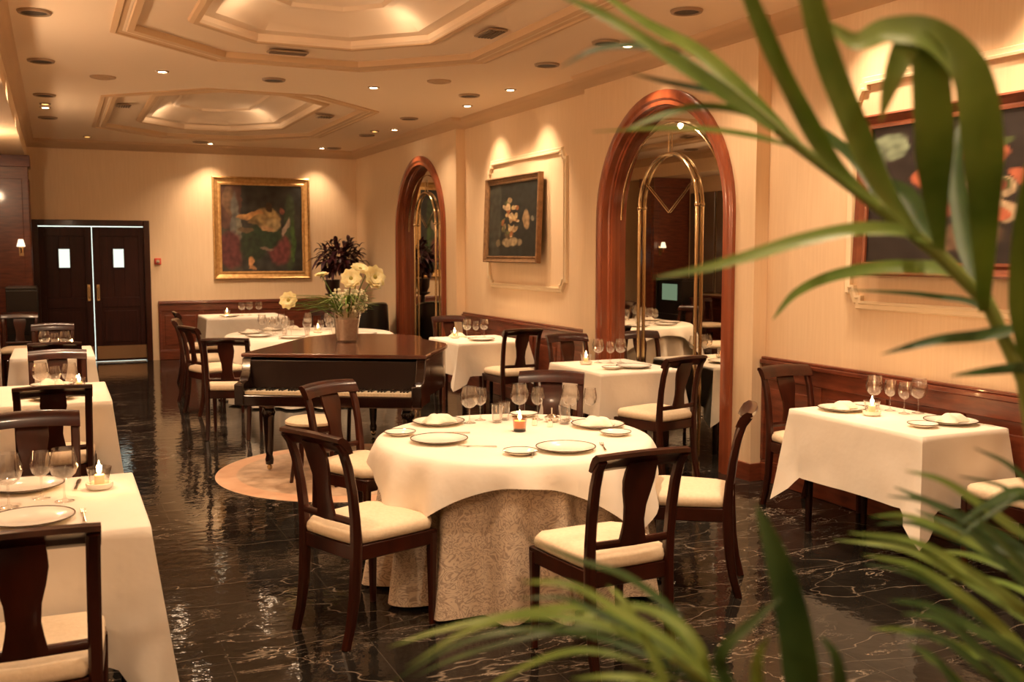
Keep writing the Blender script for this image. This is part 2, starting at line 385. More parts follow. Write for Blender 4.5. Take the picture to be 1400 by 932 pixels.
# ------------------------------------------------------------------ far double door
struct(MB().box(DX0, DX1, YF+.5, YF+.52, 0, 2.6).build('kitchen_glow_plane', M['kitchen'], smooth=False))  # glowing plane put in for the lit kitchen behind the doors
fr = MB(); t = .09
fr.box(DX0, DX0+t, YF-.03, YF+.12, 0, DH).box(DX1-t, DX1, YF-.03, YF+.12, 0, DH).box(DX0+t, DX1-t, YF-.028, YF+.12, DH-t, DH)
struct(fr.build('door_frame', M['mahog'], smooth=False, bevel=.008))
dm = (DX0+DX1)/2
for k, (x0, x1) in enumerate(((DX0+t-.02, dm-.006), (dm+.006, DX1-t+.02))):
    d = empty('door_%d' % (k+1), ((x0+x1)/2, YF+.04, 0)); struct(d)
    w = (x1-x0)/2; mb = MB(); z1 = DH-t-.014
    gx = .09 if k == 0 else -.09   # little window sits towards the meeting edge
    mb.box(-w, -w+.1, -.02, .02, .015, z1).box(w-.1, w, -.02, .02, .015, z1).box(-w+.1, w-.1, -.018, .018, z1-.14, z1).box(-w+.1, w-.1, -.018, .018, .015, .25).box(-w+.1, w-.1, -.018, .018, .85, 1.0)
    mb.box(-w+.08, w-.08, -.005, .012, .2, .9)
    mb.box(-w+.14, w-.14, -.016, .0, .31, .79)
    gw, g0, g1 = .075, 1.46, 1.74; c0 = -.01
    mb.box(-w+.08, c0-gw, -.005, .012, .95, z1-.1).box(c0+gw, w-.08, -.005, .012, .95, z1-.1).box(c0-gw, c0+gw, -.005, .012, .95, g0).box(c0-gw, c0+gw, -.005, .012, g1, z1-.1)
    for a, b_, c_, e in ((c0-gw-.02, c0-gw, g0-.02, g1+.02), (c0+gw, c0+gw+.02, g0-.02, g1+.02), (c0-gw, c0+gw, g0-.02, g0), (c0-gw, c0+gw, g1, g1+.02)):
        mb.box(a, b_, -.02, .015, c_, e)
    mb.build('leaf_panel', M['door'], d, smooth=False, bevel=.004)
    MB().box(c0-gw, c0+gw, 0, .006, g0, g1).build('glass', emit('frosted_pane_glow%d' % k, (.80, .86, .72), .95), d, smooth=False)  # pane emits by itself in place of light from the kitchen
    MB().box(-w+.02, w-.02, -.027, -.021, .05, .25).build('kick_plate', M['kick'], d, smooth=False)
    hx = (w-.06) if k == 0 else (-w+.06)
    hb = MB(); hb.box(hx-.02, hx+.02, -.026, -.02, .95, 1.2); hb.tube([(hx, -.03, .99), (hx, -.07, 1.0), (hx, -.07, 1.15), (hx, -.03, 1.16)], .009, 6)
    hb.build('handle', M['brass'], d)
struct(MB().box(DX0+.1, DX1-.1, YF-.02, YF+.1, 0, .008).build('trim_4', M['steel'], smooth=False))
al = empty('alarm_switch', (1.46, YF, 1.50)); tag(al, 'small red round fire alarm on the cream wall right of the double doors', 'fire alarm')
MB().box(-.05, .05, -.03, 0, 0, .10).build('housing', M['red'], al, bevel=.008)
mb = MB().lathe([(.001, .045), (.028, .04), (.03, .0)], 14); mb.xf(Matrix.Translation((0, -.03, .05)) @ Matrix.Rotation(R(90), 4, 'X')); mb.build('button', M['silver'], al)

# ------------------------------------------------------------------ arched mirrors
def arched_mirror(yc, ro, label):
    root = empty('arched_mirror', (XB, yc, 0)); tag(root, label, 'mirror', 'arched wall mirrors')
    n = 28
    def arch(r, x): return [(x, r, 0)] + [(x, r*math.cos(PI*i/n), SPR + r*math.sin(PI*i/n)) for i in range(n+1)] + [(x, -r, 0)]
    ri = ro - .02; dep = .10
    mb = MB()   # casing and deep reveal: profile as (radius, x)
    prof = [(ro+.10, -.001), (ro+.10, -.03), (ro+.07, -.045), (ro+.03, -.045), (ro+.01, -.03), (ri, -.03), (ri, .03), (ri-.012, .04), (ri-.012, dep*.55), (ri-.03, dep*.6), (ri-.03, dep), (ri+.0, dep)]
    mb.loft([arch(r, x) for r, x in prof], False)
    mb.build('frame', M['archwood'], root, angle=30, smooth=True)
    pts = arch(ri+.005, dep-.004)
    MB().add(pts, [tuple(range(len(pts)))]).build('mirror_glass', M['mirror'], root, smooth=False)
    def a2(r, x, spr=2.10): return [(x, r, .02)] + [(x, r, .6), (x, r, 1.2), (x, r, 1.8)] + [(x, r*math.cos(PI*i/n), spr + r*math.sin(PI*i/n)) for i in range(n+1)] + [(x, -r, 1.8), (x, -r, 1.2), (x, -r, .6), (x, -r, .02)]
    MB().tube(a2(.44, dep-.03, 2.08), .015, 10).build('brass_arch', M['brass'], root)
    for sy in (-1, 1):
        MB().ball((dep-.03, sy*.44, 2.08), .024, 10, 6).build('brass_knuckle', M['brass'], root)
    MB().tube([(dep-.02, 0, 2.52), (dep-.02, 0, 2.70)], .005, 6).build('hanging_rod', M['brass'], root)
    MB().tube([(dep-.015, .38, 2.30), (dep-.015, 0, 2.03), (dep-.015, -.38, 2.30)], .004, 6).build('decorative_wire', M['brass'], root)
    pts = [(dep-.012, y, z) for x, y, z in arch(ri-.14, 0)][1:-1]
    MB().tube(pts, .005, 5).build('bevel_line', M['brass'], root)
    return root
arched_mirror(*A2, 'large arched mahogany framed mirror with brass arch behind the square table')
arched_mirror(*A1, 'narrower looking arched mirror at the far end of the right wall')

# ------------------------------------------------------------------ wall panel mouldings + paintings
def panel_mould(y0, y1, z0, z1, name):
    c = .10; e = .035
    P = [(y0, z0+c), (y0, z1-c), (y0+e, z1-c), (y0+e, z1-c+.02), (y0+c*.6, z1-e), (y0+c, z1-e), (y0+c, z1), (y1-c, z1), (y1-c, z1-e), (y1-c*.6, z1-e), (y1-e, z1-c+.02), (y1-e, z1-c), (y1, z1-c),
         (y1, z0+c), (y1-e, z0+c), (y1-e, z0+c-.02), (y1-c*.6, z0+e), (y1-c, z0+e), (y1-c, z0), (y0+c, z0), (y0+c, z0+e), (y0+c*.6, z0+e), (y0+e, z0+c-.02), (y0+e, z0+c)]
    mb = MB()
    sweep_plan(mb, P, [(-.002, 0), (-.002, .03), (.012, .035), (.02, .022), (.045, .026), (.052, .012), (.055, 0)], True)
    mb.v = [(XR - z, x, y) for x, y, z in mb.v]
    return struct(mb.build(name, M['moulding'], angle=35))
panel_mould(9.26, 11.22, 1.33, 2.72, 'trim_5'); panel_mould(3.0, 5.14, 1.38, 2.76, 'trim_6')

def canvas(nm, w, h, fn, nx=84, ny=96):
    P = [[(w*(i/nx-.5), 0, h*(j/ny-.5)) for i in range(nx+1)] for j in range(ny+1)]
    mb = MB().grid(P)
    m = bpy.data.materials.new(nm); m.use_nodes = True; nt = m.node_tree; b = nt.nodes['Principled BSDF']
    a = N(nt, 'ShaderNodeVertexColor'); a.layer_name = 'paint'; nt.links.new(a.outputs[0], b.inputs['Base Color']); b.inputs['Roughness'].default_value = .45
    o = mb.build('canvas', m, None, smooth=False)
    ca = o.data.color_attributes.new('paint', 'FLOAT_COLOR', 'POINT')
    k = 0
    for j in range(ny+1):
        for i in range(nx+1):
            ca.data[k].color = (*fn(i/nx, j/ny), 1); k += 1
    return o
def blobs(bg, L, seed, warp=.03):
    def fn(u, v):
        q = Vector((u*7+seed, v*7, 0)); du = noise.noise(q)*warp + noise.noise(q*3)*warp*.4; dv = noise.noise(q+Vector((9, 3, 1)))*warp + noise.noise(q*3+Vector((4, 4, 4)))*warp*.4
        u2, v2 = u+du, v+dv
        g = .75 + .6*noise.noise(Vector((u*14, v*14, seed)))
        c = [x*g for x in bg(u2, v2)]
        for cx, cy, rx, ry, an, col in L:
            ca, sa = math.cos(R(an)), math.sin(R(an)); x = (u2-cx); y = (v2-cy)
            d = math.hypot((x*ca+y*sa)/rx, (-x*sa+y*ca)/ry)
            a = min(max((1.12-d)/.25, 0), 1)
            if a > 0:
                g2 = .8 + .5*noise.noise(Vector((u*22, v*22, seed+5)))
                c = [c[k]*(1-a) + col[k]*g2*a for k in range(3)]
        return [max(x, .002) for x in c]
    return fn
def frame_bars(mb, w, h, t, d, steps):
    """picture frame: profile in (outward offset, depth) around a w x h opening, in the XZ plane, facing -Y"""
    P = [(-w/2, -h/2), (w/2, -h/2), (w/2, h/2), (-w/2, h/2)]
    k = MB(); sweep_plan(k, P, steps, True); b = len(mb.v)
    mb.v += [(x, -z, y) for x, y, z in k.v]; mb.f += [tuple(i+b for i in f) for f in k.f]
def painting(loc, rz, w, h, t, fn, fmat, label, lean=0, off=.04):
    root = empty('framed_painting', loc, rz); root.rotation_euler = (lean, 0, rz); tag(root, label, 'painting')
    c = canvas('paint_' + str(len(bpy.data.materials)), w-2*t+.02, h-2*t+.02, fn); c.parent = root; c.location = (0, -.02, 0)
    mb = MB(); frame_bars(mb, w-2*t, h-2*t, t, off, [(0, 0), (0, .035), (-t*.2, .04), (-t*.35, .03), (-t*.7, .045), (-t*.85, .065), (-t, .055), (-t, 0)])
    mb.build('frame', fmat, root, angle=25)
    MB().box(-w/2+t*.5, w/2-t*.5, -.012, -.002, -h/2+t*.5, h/2-t*.5).build('backing', M['black'], root, smooth=False)
    return root
bgA = lambda u, v: (.035, .035, .030) if u > .25 else (.06+.05*(v > .5), .05, .035)
figA = [(.10, .80, .07, .16, 0, (.16, .09, .05)), (.17, .55, .05, .35, 0, (.14, .13, .11)), (.22, .50, .03, .18, 0, (.20, .18, .13)), (.12, .25, .14, .22, 0, (.12, .03, .03)),
        (.84, .45, .07, .45, 0, (.05, .075, .035)), (.88, .35, .03, .25, 0, (.06, .12, .03)), (.70, .28, .14, .2, 20, (.16, .04, .04)),
        (.50, .40, .26, .15, 8, (.022, .045, .02)), (.38, .28, .16, .16, 10, (.02, .035, .015)), (.48, .58, .16, .05, -5, (.20, .13, .05)),
        (.58, .62, .15, .11, -20, (.40, .27, .11)), (.36, .655, .17, .032, 6, (.55, .28, .10)), (.64, .55, .10, .07, -30, (.46, .34, .16)), (.60, .70, .06, .05, 0, (.50, .35, .14)),
        (.585, .76, .045, .05, 0, (.06, .03, .015)), (.74, .70, .03, .03, 0, (.30, .10, .06)), (.80, .52, .025, .12, -25, (.36, .27, .20)), (.57, .50, .09, .03, -15, (.45, .27, .13)),
        (.36, .11, .035, .07, 0, (.50, .24, .10)), (.38, .05, .05, .02, 0, (.45, .22, .09)), (.30, .48, .10, .03, 0, (.12, .08, .04)), (.55, .27, .09, .02, 0, (.20, .14, .10))]
painting((3.08, YF-.005, 2.075), 0, 1.55, 1.64, .13, blobs(bgA, figA, 2.3), M['gold'], 'large gilt framed dark painting of a reaching figure on the far wall')
bgB = lambda u, v: (.045, .05, .04) if u < .25 else (.016, .020, .018)
random.seed(5)
flB = [(.45, .20, .15, .07, 0, (.30, .22, .12)), (.45, .30, .10, .06, 0, (.09, .06, .03))]
for i in range(34):
    a, r = random.random()*2*PI, random.random()**.6
    flB.append((.45+.20*r*math.cos(a), .52+.24*r*math.sin(a), .018+.02*random.random(), .03+.03*random.random(), random.random()*180, random.choice([(.42, .30, .14), (.5, .36, .2), (.25, .09, .03), (.10, .10, .04), (.30, .20, .10)])))
flB += [(.78, .50, .06, .13, 10, (.28, .18, .09)), (.22, .20, .05, .05, 0, (.18, .14, .08)), (.90, .5, .04, .03, 0, (.16, .15, .11)), (.66, .2, .05, .04, 0, (.2, .15, .09))]
painting((XR-.055, 10.42, 2.06), R(-90), 1.46, .97, .075, blobs(bgB, flB, 7.1), M['gold_dark'], 'small framed dark still life in the moulded panel between the two arches', R(-2))
flC = [(.50, .20, .16, .10, 0, (.16, .10, .06)), (.10, .85, .10, .10, 0, (.20, .26, .18)), (.06, .6, .05, .2, 0, (.10, .13, .09))]
for i in range(30):
    a, r = random.random()*2*PI, random.random()**.6
    flC.append((.52+.26*r*math.cos(a), .55+.28*r*math.sin(a), .035+.03*random.random(), .05+.04*random.random(), random.random()*180, random.choice([(.50, .14, .07), (.55, .22, .12), (.20, .04, .03), (.07, .10, .03), (.5, .38, .24)])))
painting((XR-.055, 4.17, 2.05), R(-90), 1.70, 1.0, .085, blobs(lambda u, v: (.016, .012, .012), flC, 3.7), M['redwood'], 'red wood framed dark flower painting above the table by the right wall', R(-2))

# ------------------------------------------------------------------ ceiling fixtures
def disc_proto():  # recessed downlights whose dark baffles hide the lamp
    r = empty('recessed_downlight'); tag(r, 'x', 'ceiling downlight', 'round dark ceiling downlights')
    MB().lathe([(.001, -.012), (.085, -.012), (.088, -.006)], 20).build('grille', M['dark'], r)
    MB().lathe([(.088, -.004), (.090, -.020), (.108, -.018), (.115, -.002)], 20).build('rim', M['ring'], r)
    return Kind(r)
DP = disc_proto()
for x, y, l in ((-.07, 7.94, 'round dark ceiling downlight nearest the camera in the left row'), (-.05, 9.91, 'second round dark ceiling downlight along the left row'), (-.04, 12.03, 'third round dark ceiling downlight along the left row, in front of the lit spots'),
                (-.02, 14.02, 'fourth and farthest round dark ceiling downlight in the left row'), (2.0, 10.06, 'round dark ceiling downlight between the two ceiling trays'), (4.06, 6.05, 'round dark ceiling downlight nearest the camera above the large arched mirror'),
                (4.07, 7.2, 'round dark ceiling downlight crossed by palm leaf above large arch'), (4.07, 8.26, 'thin looking dark ceiling downlight at tip of curling palm leaf'), (4.10, 10.2, 'round dark ceiling downlight beside two bright spots above the framed still life'),
                (4.11, 12.25, 'round dark ceiling downlight before the narrow arch'), (4.14, 14.25, 'round dark ceiling downlight next to orange glowing lamp near far corner'), (4.17, 16.22, 'tiny dark ceiling downlight in the far right corner'), (2.08, 16.15, 'tiny dark ceiling downlight above the gilt framed painting')):
    DP.put((x, y, H), 0, l)
r = empty('ceiling_diffuser'); tag(r, 'x', 'ceiling vent', 'flat beige round ceiling vents')
MB().lathe([(.001, -.012), (.04, -.02), (.06, -.008), (.08, -.02), (.115, -.012), (.12, 0)], 20).build('dish', mat('beige_vent', (.50, .34, .20), .6), r)
VP = Kind(r); VP.put((.48, 10.6, H), 0, 'flat beige round ceiling vent left of the far ceiling tray'); VP.put((3.5, 9.5, H), 0, 'flat beige round ceiling vent right of the dark downlight between trays')
def spot(parent, loc, power, size, target=None, blend=1.0, col=(1, .69, .43), rad=.03):
    l = bpy.data.lights.new('spot', 'SPOT'); l.energy = power; l.spot_size = R(size); l.spot_blend = blend; l.color = col; l.shadow_soft_size = rad
    o = bpy.data.objects.new('spot_light', l); COL.objects.link(o)
    o.parent = parent; o.location = loc
    if target: 
        base = parent.location + Vector(loc); d = Vector(target) - base; o.rotation_euler = d.to_track_quat('-Z', 'Y').to_euler()
    return o
def lampproto(m):
    r = empty('recessed_spotlight'); tag(r, 'x', 'spotlight', 'lit recessed ceiling spotlights')
    MB().lathe([(.001, -.010), (.036, -.010), (.040, -.006)], 16).build('bulb', m, r)
    MB().lathe([(.040, -.004), (.044, -.014), (.056, -.012), (.062, -.001)], 16).build('ring', M['ring'], r)
    return Kind(r)
LP = lampproto(M['lamp']); LD = lampproto(M['lamp_dim'])
WP = 55
for x, y, tx, ty, tz, pw, sz, l in (
    (.97, 10.04, 1.0, 10.2, 0, 60, 75, 'bright ceiling spotlight above the aisle, left of the dark downlight'),
    (3.02, 10.12, 3.0, 10.3, 0, 90, 75, 'bright ceiling spotlight between the trays, right of the dark downlight'),
    (4.35, 9.68, 4.78, 9.75, 1.9, WP, 62, 'bright ceiling spotlight lighting the right side of the framed still life'),
    (4.37, 10.93, 4.78, 10.95, 1.9, WP, 62, 'bright ceiling spotlight lighting the left side of the framed still life'),
    (4.30, 13.45, 4.66, 13.45, 1.9, WP, 56, 'bright ceiling spotlight above the narrow arched mirror'),
    (4.30, 7.25, 4.66, 7.25, 1.9, WP*1.3, 60, 'bright ceiling spotlight hidden by palm above the large arched mirror'),
    (4.40, 4.95, 4.78, 4.95, 1.9, WP, 62, 'ceiling spotlight over left end of the red wood framed painting'),
    (4.40, 3.7, 4.78, 3.7, 1.9, WP, 62, 'ceiling spotlight over right end of the red wood framed painting'),
    (-.04, 13.05, .1, 13.2, 0, 30, 80, 'bright ceiling spotlight in the left row behind an orange lamp'),
    (2.25, 16.33, 2.3, 16.7, 1.8, 45, 62, 'bright ceiling spotlight above left edge of the gilt framed painting'),
    (3.99, 16.31, 3.95, 16.7, 1.8, 45, 62, 'bright ceiling spotlight above right edge of the gilt framed painting')):
    o = LP.put((x, y, H), 0, l); spot(o, (0, 0, -.03), pw*1.2, sz*1.3, (tx, ty, tz))
for x, y, l in ((-.04, 12.75, 'orange glowing ceiling lamp in the left row'), (.49, 16.1, 'orange ceiling lamp above the double doors'), (4.11, 13.75, 'orange glowing ceiling lamp near far right corner')):
    o = LD.put((x, y, H), 0, l, 'orange ceiling lamps')
# rectangular vents on the tray ledges
def vent(x, y, z, w, d, rz, l):
    r = empty('ceiling_grille', (x, y, z), rz); tag(r, l, 'air grille', 'small air grilles in the ceiling trays')
    MB().box(-w/2, w/2, -d/2, d/2, -.012, .0).build('frame', M['ring'], r, smooth=False)
    mb = MB()
    for i in range(5): mb.box(-w/2+.015, w/2-.015, -d/2+.015+i*(d-.03)/5, -d/2+.015+(i+.55)*(d-.03)/5, -.02, -.012)
    mb.build('slats', M['grille'], r, smooth=False)
vent(1.90, 8.93, H+.052, .34, .12, 0, 'dark slotted air grille on near edge of the front ceiling tray')
vent(3.2, 7.5, H+.052, .30, .16, R(90), 'dark slotted air grille at the right corner of the front tray')
vent(.80, 12.9, H+.048, .2, .16, R(90), 'black slotted air grille at left corner of the far tray')
vent(3.2, 12.9, H+.052, .2, .2, R(90), 'dark slotted air grille at right side of the far tray')

# ------------------------------------------------------------------ chair
def chair_proto():
    r = empty('dining_chair'); tag(r, 'x', 'chair', 'mahogany dining chairs')
    W = M['mahog']
    prof = [(-.265, 0), (-.237, .10), (-.217, .22), (-.207, .36), (-.205, .46), (-.210, .56), (-.224, .68), (-.246, .79), (-.272, .865), (-.300, .905)]
    for sx in (-1, 1):
        pts = [(sx*(.182+.008*z/.9), y, z) for y, z in prof]
        MB().bar(pts, [.034, .036, .038, .040, .040, .040, .040, .040, .040, .038], [.036, .040, .046, .050, .048, .042, .038, .036, .034, .034]).build('rear_leg', W, r)
        MB().bar([(sx*.214, .203, 0), (sx*.214, .203, .2), (sx*.214, .203, .40), (sx*.214, .203, .425)], [.026, .034, .042, .042], [.026, .034, .042, .042]).build('front_leg', W, r)
    # top rail rolled backwards
    rings = []
    for i in range(13):
        u = i/6-1; x = u*.212; bow = -.022*(1-u*u)
        sec = [(-.276, .852), (-.256, .855), (-.268, .885), (-.285, .912), (-.310, .928), (-.335, .924), (-.338, .908), (-.318, .898), (-.302, .882), (-.290, .866)]
        lift = .010*(1-u*u)
        rings.append([(x, y+.022+bow, z+lift) for y, z in sec])
    MB().loft(rings).build('top_rail', W, r, angle=60)
    # splat
    rings = []
    ctl = [(.535, .062), (.56, .060), (.60, .052), (.64, .046), (.70, .050), (.76, .064), (.81, .072), (.85, .070), (.885, .066)]
    for z, w in ctl:
        y = None
        for (y0, z0), (y1, z1) in zip(prof, prof[1:]):
            if z0 <= z <= z1: y = y0 + (y1-y0)*(z-z0)/(z1-z0)
        y -= .012
        rings.append([(-w, y-.007, z), (0, y-.012, z), (w, y-.007, z), (w, y+.007, z), (0, y+.004, z), (-w, y+.007, z)])
    MB().loft(rings).build('splat', W, r, angle=50)
    MB().bar([(-.185, -.212, .548), (0, -.220, .548), (.185, -.212, .548)], .030, .022, (0, 0, 1)).build('cross_rail', W, r)
    # seat rails
    def trap(o, zz): return [(-.195+o, -.215+o, zz), (.195-o, -.215+o, zz), (.232-o, .222-o, zz), (0, .235-o, zz), (-.232+o, .222-o, zz)]
    mb = MB().loft([trap(.006, .375), trap(0, .38), trap(0, .44), trap(.006, .445)]); mb.build('seat_frame', W, r, angle=30)
    # cushion
    def rr(s_, zz, n=28):
        out = []
        for j in range(n):
            a = 2*PI*j/n; c, s = math.cos(a), math.sin(a); k = 1/max(abs(c), abs(s)); k = 1+(k-1)*.88
            x = c*k; y = s*k; w = .216+.020*y
            out.append((x*w*s_, (y*.228+.005)*s_ + .0, zz))
        return out
    mb = MB().loft([rr(.95, .446), rr(1.0, .452), rr(1.015, .470), rr(1.0, .490), rr(.95, .503), rr(.75, .516), rr(.4, .523), rr(.1, .525)], True, True, True)
    mb.build('seat', M['seat'], r, angle=80)
    return Kind(r)
CH = chair_proto()
def chair(x, y, dx, dy, label):
    """seat centre and the direction the sitter faces"""
    CH.put((x, y, 0), math.atan2(dy, dx) - PI/2, label)
chair(1.25, 4.38, .92, .38, 'mahogany chair at the left of the round table, rail at camera height left')
chair(2.05, 3.62, -.04, 1, 'mahogany chair nearest the camera in front of the round table')
chair(2.92, 4.27, -.78, .62, 'mahogany chair at right of the round table, seen from its side')
chair(1.60, 5.62, .53, -.85, 'mahogany chair at back left of the round table, before the piano')
chair(2.74, 5.56, -.55, -.83, 'mahogany chair with only its rail showing behind the round table glasses')
chair(4.14, 6.50, -.25, .97, 'dark chair at the near side of the square table under the large arch')
chair(4.36, 8.13, 0, -1, 'dark red chair tucked beyond the square table, backed by the wainscot')
chair(4.24, 9.42, 0, 1, 'dark chair at near side of the table by the narrow arch')
chair(4.28, 11.06, 0, -1, 'red chair rail beyond the table by the narrow arch')
chair(4.50, 5.16, .05, -1, 'chair with back to the camera-left corner beyond the right wall table')
chair(4.46, 3.50, 0, 1, 'cream seated chair at near side of the right wall table, behind palm leaves')
chair(-.12, 3.36, 0, 1, 'dark chair in the bottom left corner of the picture, nearest on the left')
chair(-.13, 5.05, 0, -1, 'reddish brown chair facing the camera beyond the front left table')
chair(-.04, 6.64, 0, 1, 'black looking chair with back towards camera at the second left table')
chair(-.01, 8.38, 0, -1, 'chair beyond the second left table, framing the wine glasses')
chair(-.03, 9.70, 0, 1, 'chair at near side of the third left table')
chair(-.05, 11.62, 0, -1, 'chair at far side of the third left table, before the doors')
chair(1.46, 9.52, .35, .94, 'dark chair with back to the camera beside the piano keyboard')
chair(1.50, 10.98, .95, .3, 'reddish chair left of the big banquet table, behind the chair by the piano')
chair(1.52, 12.05, .95, -.2, 'dark railed chair at the left of the banquet table, third from the camera')
chair(1.68, 13.6, 1, 0, 'farthest chair left of banquet table, against the wainscot, cream seat')
chair(3.15, 12.92, -.35, -.93, 'black chair beyond the banquet table, seen between glasses and flowers')
chair(-.44, 14.0, 0, -1, 'dark red chair far left in front of the black cabinet')
chair(4.2, 14.1, -1, -.2, 'chair in front of the narrow arched mirror near the far corner') if False else None

# ------------------------------------------------------------------ tables and cloths
def table_rect(x0, x1, y0, y1, label, zt=.735):
    cx, cy = (x0+x1)/2, (y0+y1)/2; r = empty('dining_table', (cx, cy, 0)); tag(r, label, 'table', 'rectangular dining tables')
    w, d = (x1-x0)/2-.02, (y1-y0)/2-.02
    MB().box(-w, w, -d, d, zt-.03, zt).build('tabletop', M['mahog_dark'], r, smooth=False, bevel=.004)
    for sx in (-1, 1):
        for sy in (-1, 1):
            MB().bar([(sx*(w-.07), sy*(d-.07), 0), (sx*(w-.07), sy*(d-.07), zt-.03)], [.032, .05], [.032, .05]).build('leg', M['mahog_dark'], r)
def cloth_rect(x0, x1, y0, y1, drop, label, flare=.05, extra=.10, zt=.75, seed=0, cw=.13, group='white tablecloths'):
    cx, cy = (x0+x1)/2, (y0+y1)/2; a, b = (x1-x0)/2, (y1-y0)/2
    per = []   # (x, y, nx, ny, distance to nearest corner)
    def side(p, q, nx, ny, L):
        n = max(8, int(L/.03))
        for i in range(n):
            t = i/n; x = p[0]+(q[0]-p[0])*t; y = p[1]+(q[1]-p[1])*t; d = min(t, 1-t)*L
            e = max(0, 1-d/.06); s0 = 1 if t > .5 else -1
            tx, ty = (q[0]-p[0])/L, (q[1]-p[1])/L
            vx, vy = nx + tx*s0*e, ny + ty*s0*e; l = math.hypot(vx, vy)
            per.append((x, y, vx/l, vy/l, d))
    side((-a, -b), (a, -b), 0, -1, 2*a); side((a, -b), (a, b), 1, 0, 2*b); side((a, b), (-a, b), 0, 1, 2*a); side((-a, b), (-a, -b), -1, 0, 2*b)
    nl = 16; rings = []
    for k in (0, .5, .9): rings.append([(x*k, y*k, zt) for x, y, *_ in per])
    rings.append([(x*.985, y*.985, zt) for x, y, *_ in per]); rings.append([(x+.002*nx, y+.002*ny, zt-.004) for x, y, nx, ny, d in per])
    for l in range(1, nl+1):
        t = l/nl; ring = []
        for i, (x, y, nx, ny, d) in enumerate(per):
            wdt = cw*(.12+.88*t)
            c = max(0, 1-d/wdt); c = c**1.3
            fl = t*(.012 + flare*c*1.9) + .010*t*math.sin(i*.21+seed)*(1-c) + .006*t*noise.noise(Vector((x*5+seed, y*5, t*2)))*2
            # cloth folds back just beside the corner cone
            v = max(0, 1-abs(d-wdt*.95)/(wdt*.4)); fl -= .012*v*t
            dr = drop*t*(1 + extra/drop*max(0, 1-d/cw))
            ring.append((x + nx*max(fl, .004), y + ny*max(fl, .004), zt - .004 - dr))
        rings.append(ring)
    mb = MB().loft(rings, True, True, False)
    for i in range(len(mb.v)):
        x, y, z = mb.v[i]; mb.v[i] = (x, y, z)
    o = mb.build('tablecloth', M['cloth'], None, angle=80); o.location = (cx, cy, 0)
    return tag(o, label, 'tablecloth', group)
def full_table(x0, x1, y0, y1, drop, tl, cl, **k):
    table_rect(x0, x1, y0, y1, tl); cloth_rect(x0, x1, y0, y1, drop, cl, **k)
full_table(-.42, .27, 3.66, 4.60, .48, 'table under the long white cloth at the front left', 'long white tablecloth at the front left, nearest the camera', flare=.06, extra=.20, seed=1)
full_table(-.42, .30, 6.90, 7.95, .50, 'table under the second white cloth of the left row', 'white tablecloth on the second table of the left row', flare=.05, extra=.14, seed=2)
full_table(-.40, .30, 9.98, 11.08, .50, 'table under the third white cloth of the left row', 'white tablecloth on the third and farthest table of the left row', flare=.05, extra=.14, seed=3)
full_table(4.05, 4.67, 3.82, 4.86, .40, 'dark legged table under the white cloth beside the right wall', 'white tablecloth with drooping corners beside right wall wainscot', flare=.05, extra=.17, seed=4, cw=.11)
full_table(3.86, 4.60, 6.85, 7.76, .34, 'table under the white cloth in front of the large arched mirror', 'white tablecloth in front of the large arched mirror', flare=.05, extra=.14, seed=5)
full_table(3.78, 4.58, 9.72, 10.62, .34, 'table under the white cloth right of the piano', 'white tablecloth right of the piano, below the framed still life', flare=.07, extra=.14, seed=6)
full_table(1.95, 3.1, 14.95, 15.9, .5, 'table under the cloth before the far wall painting', 'white tablecloth on farthest table below the gilt framed painting', flare=.04, extra=.1, seed=7)

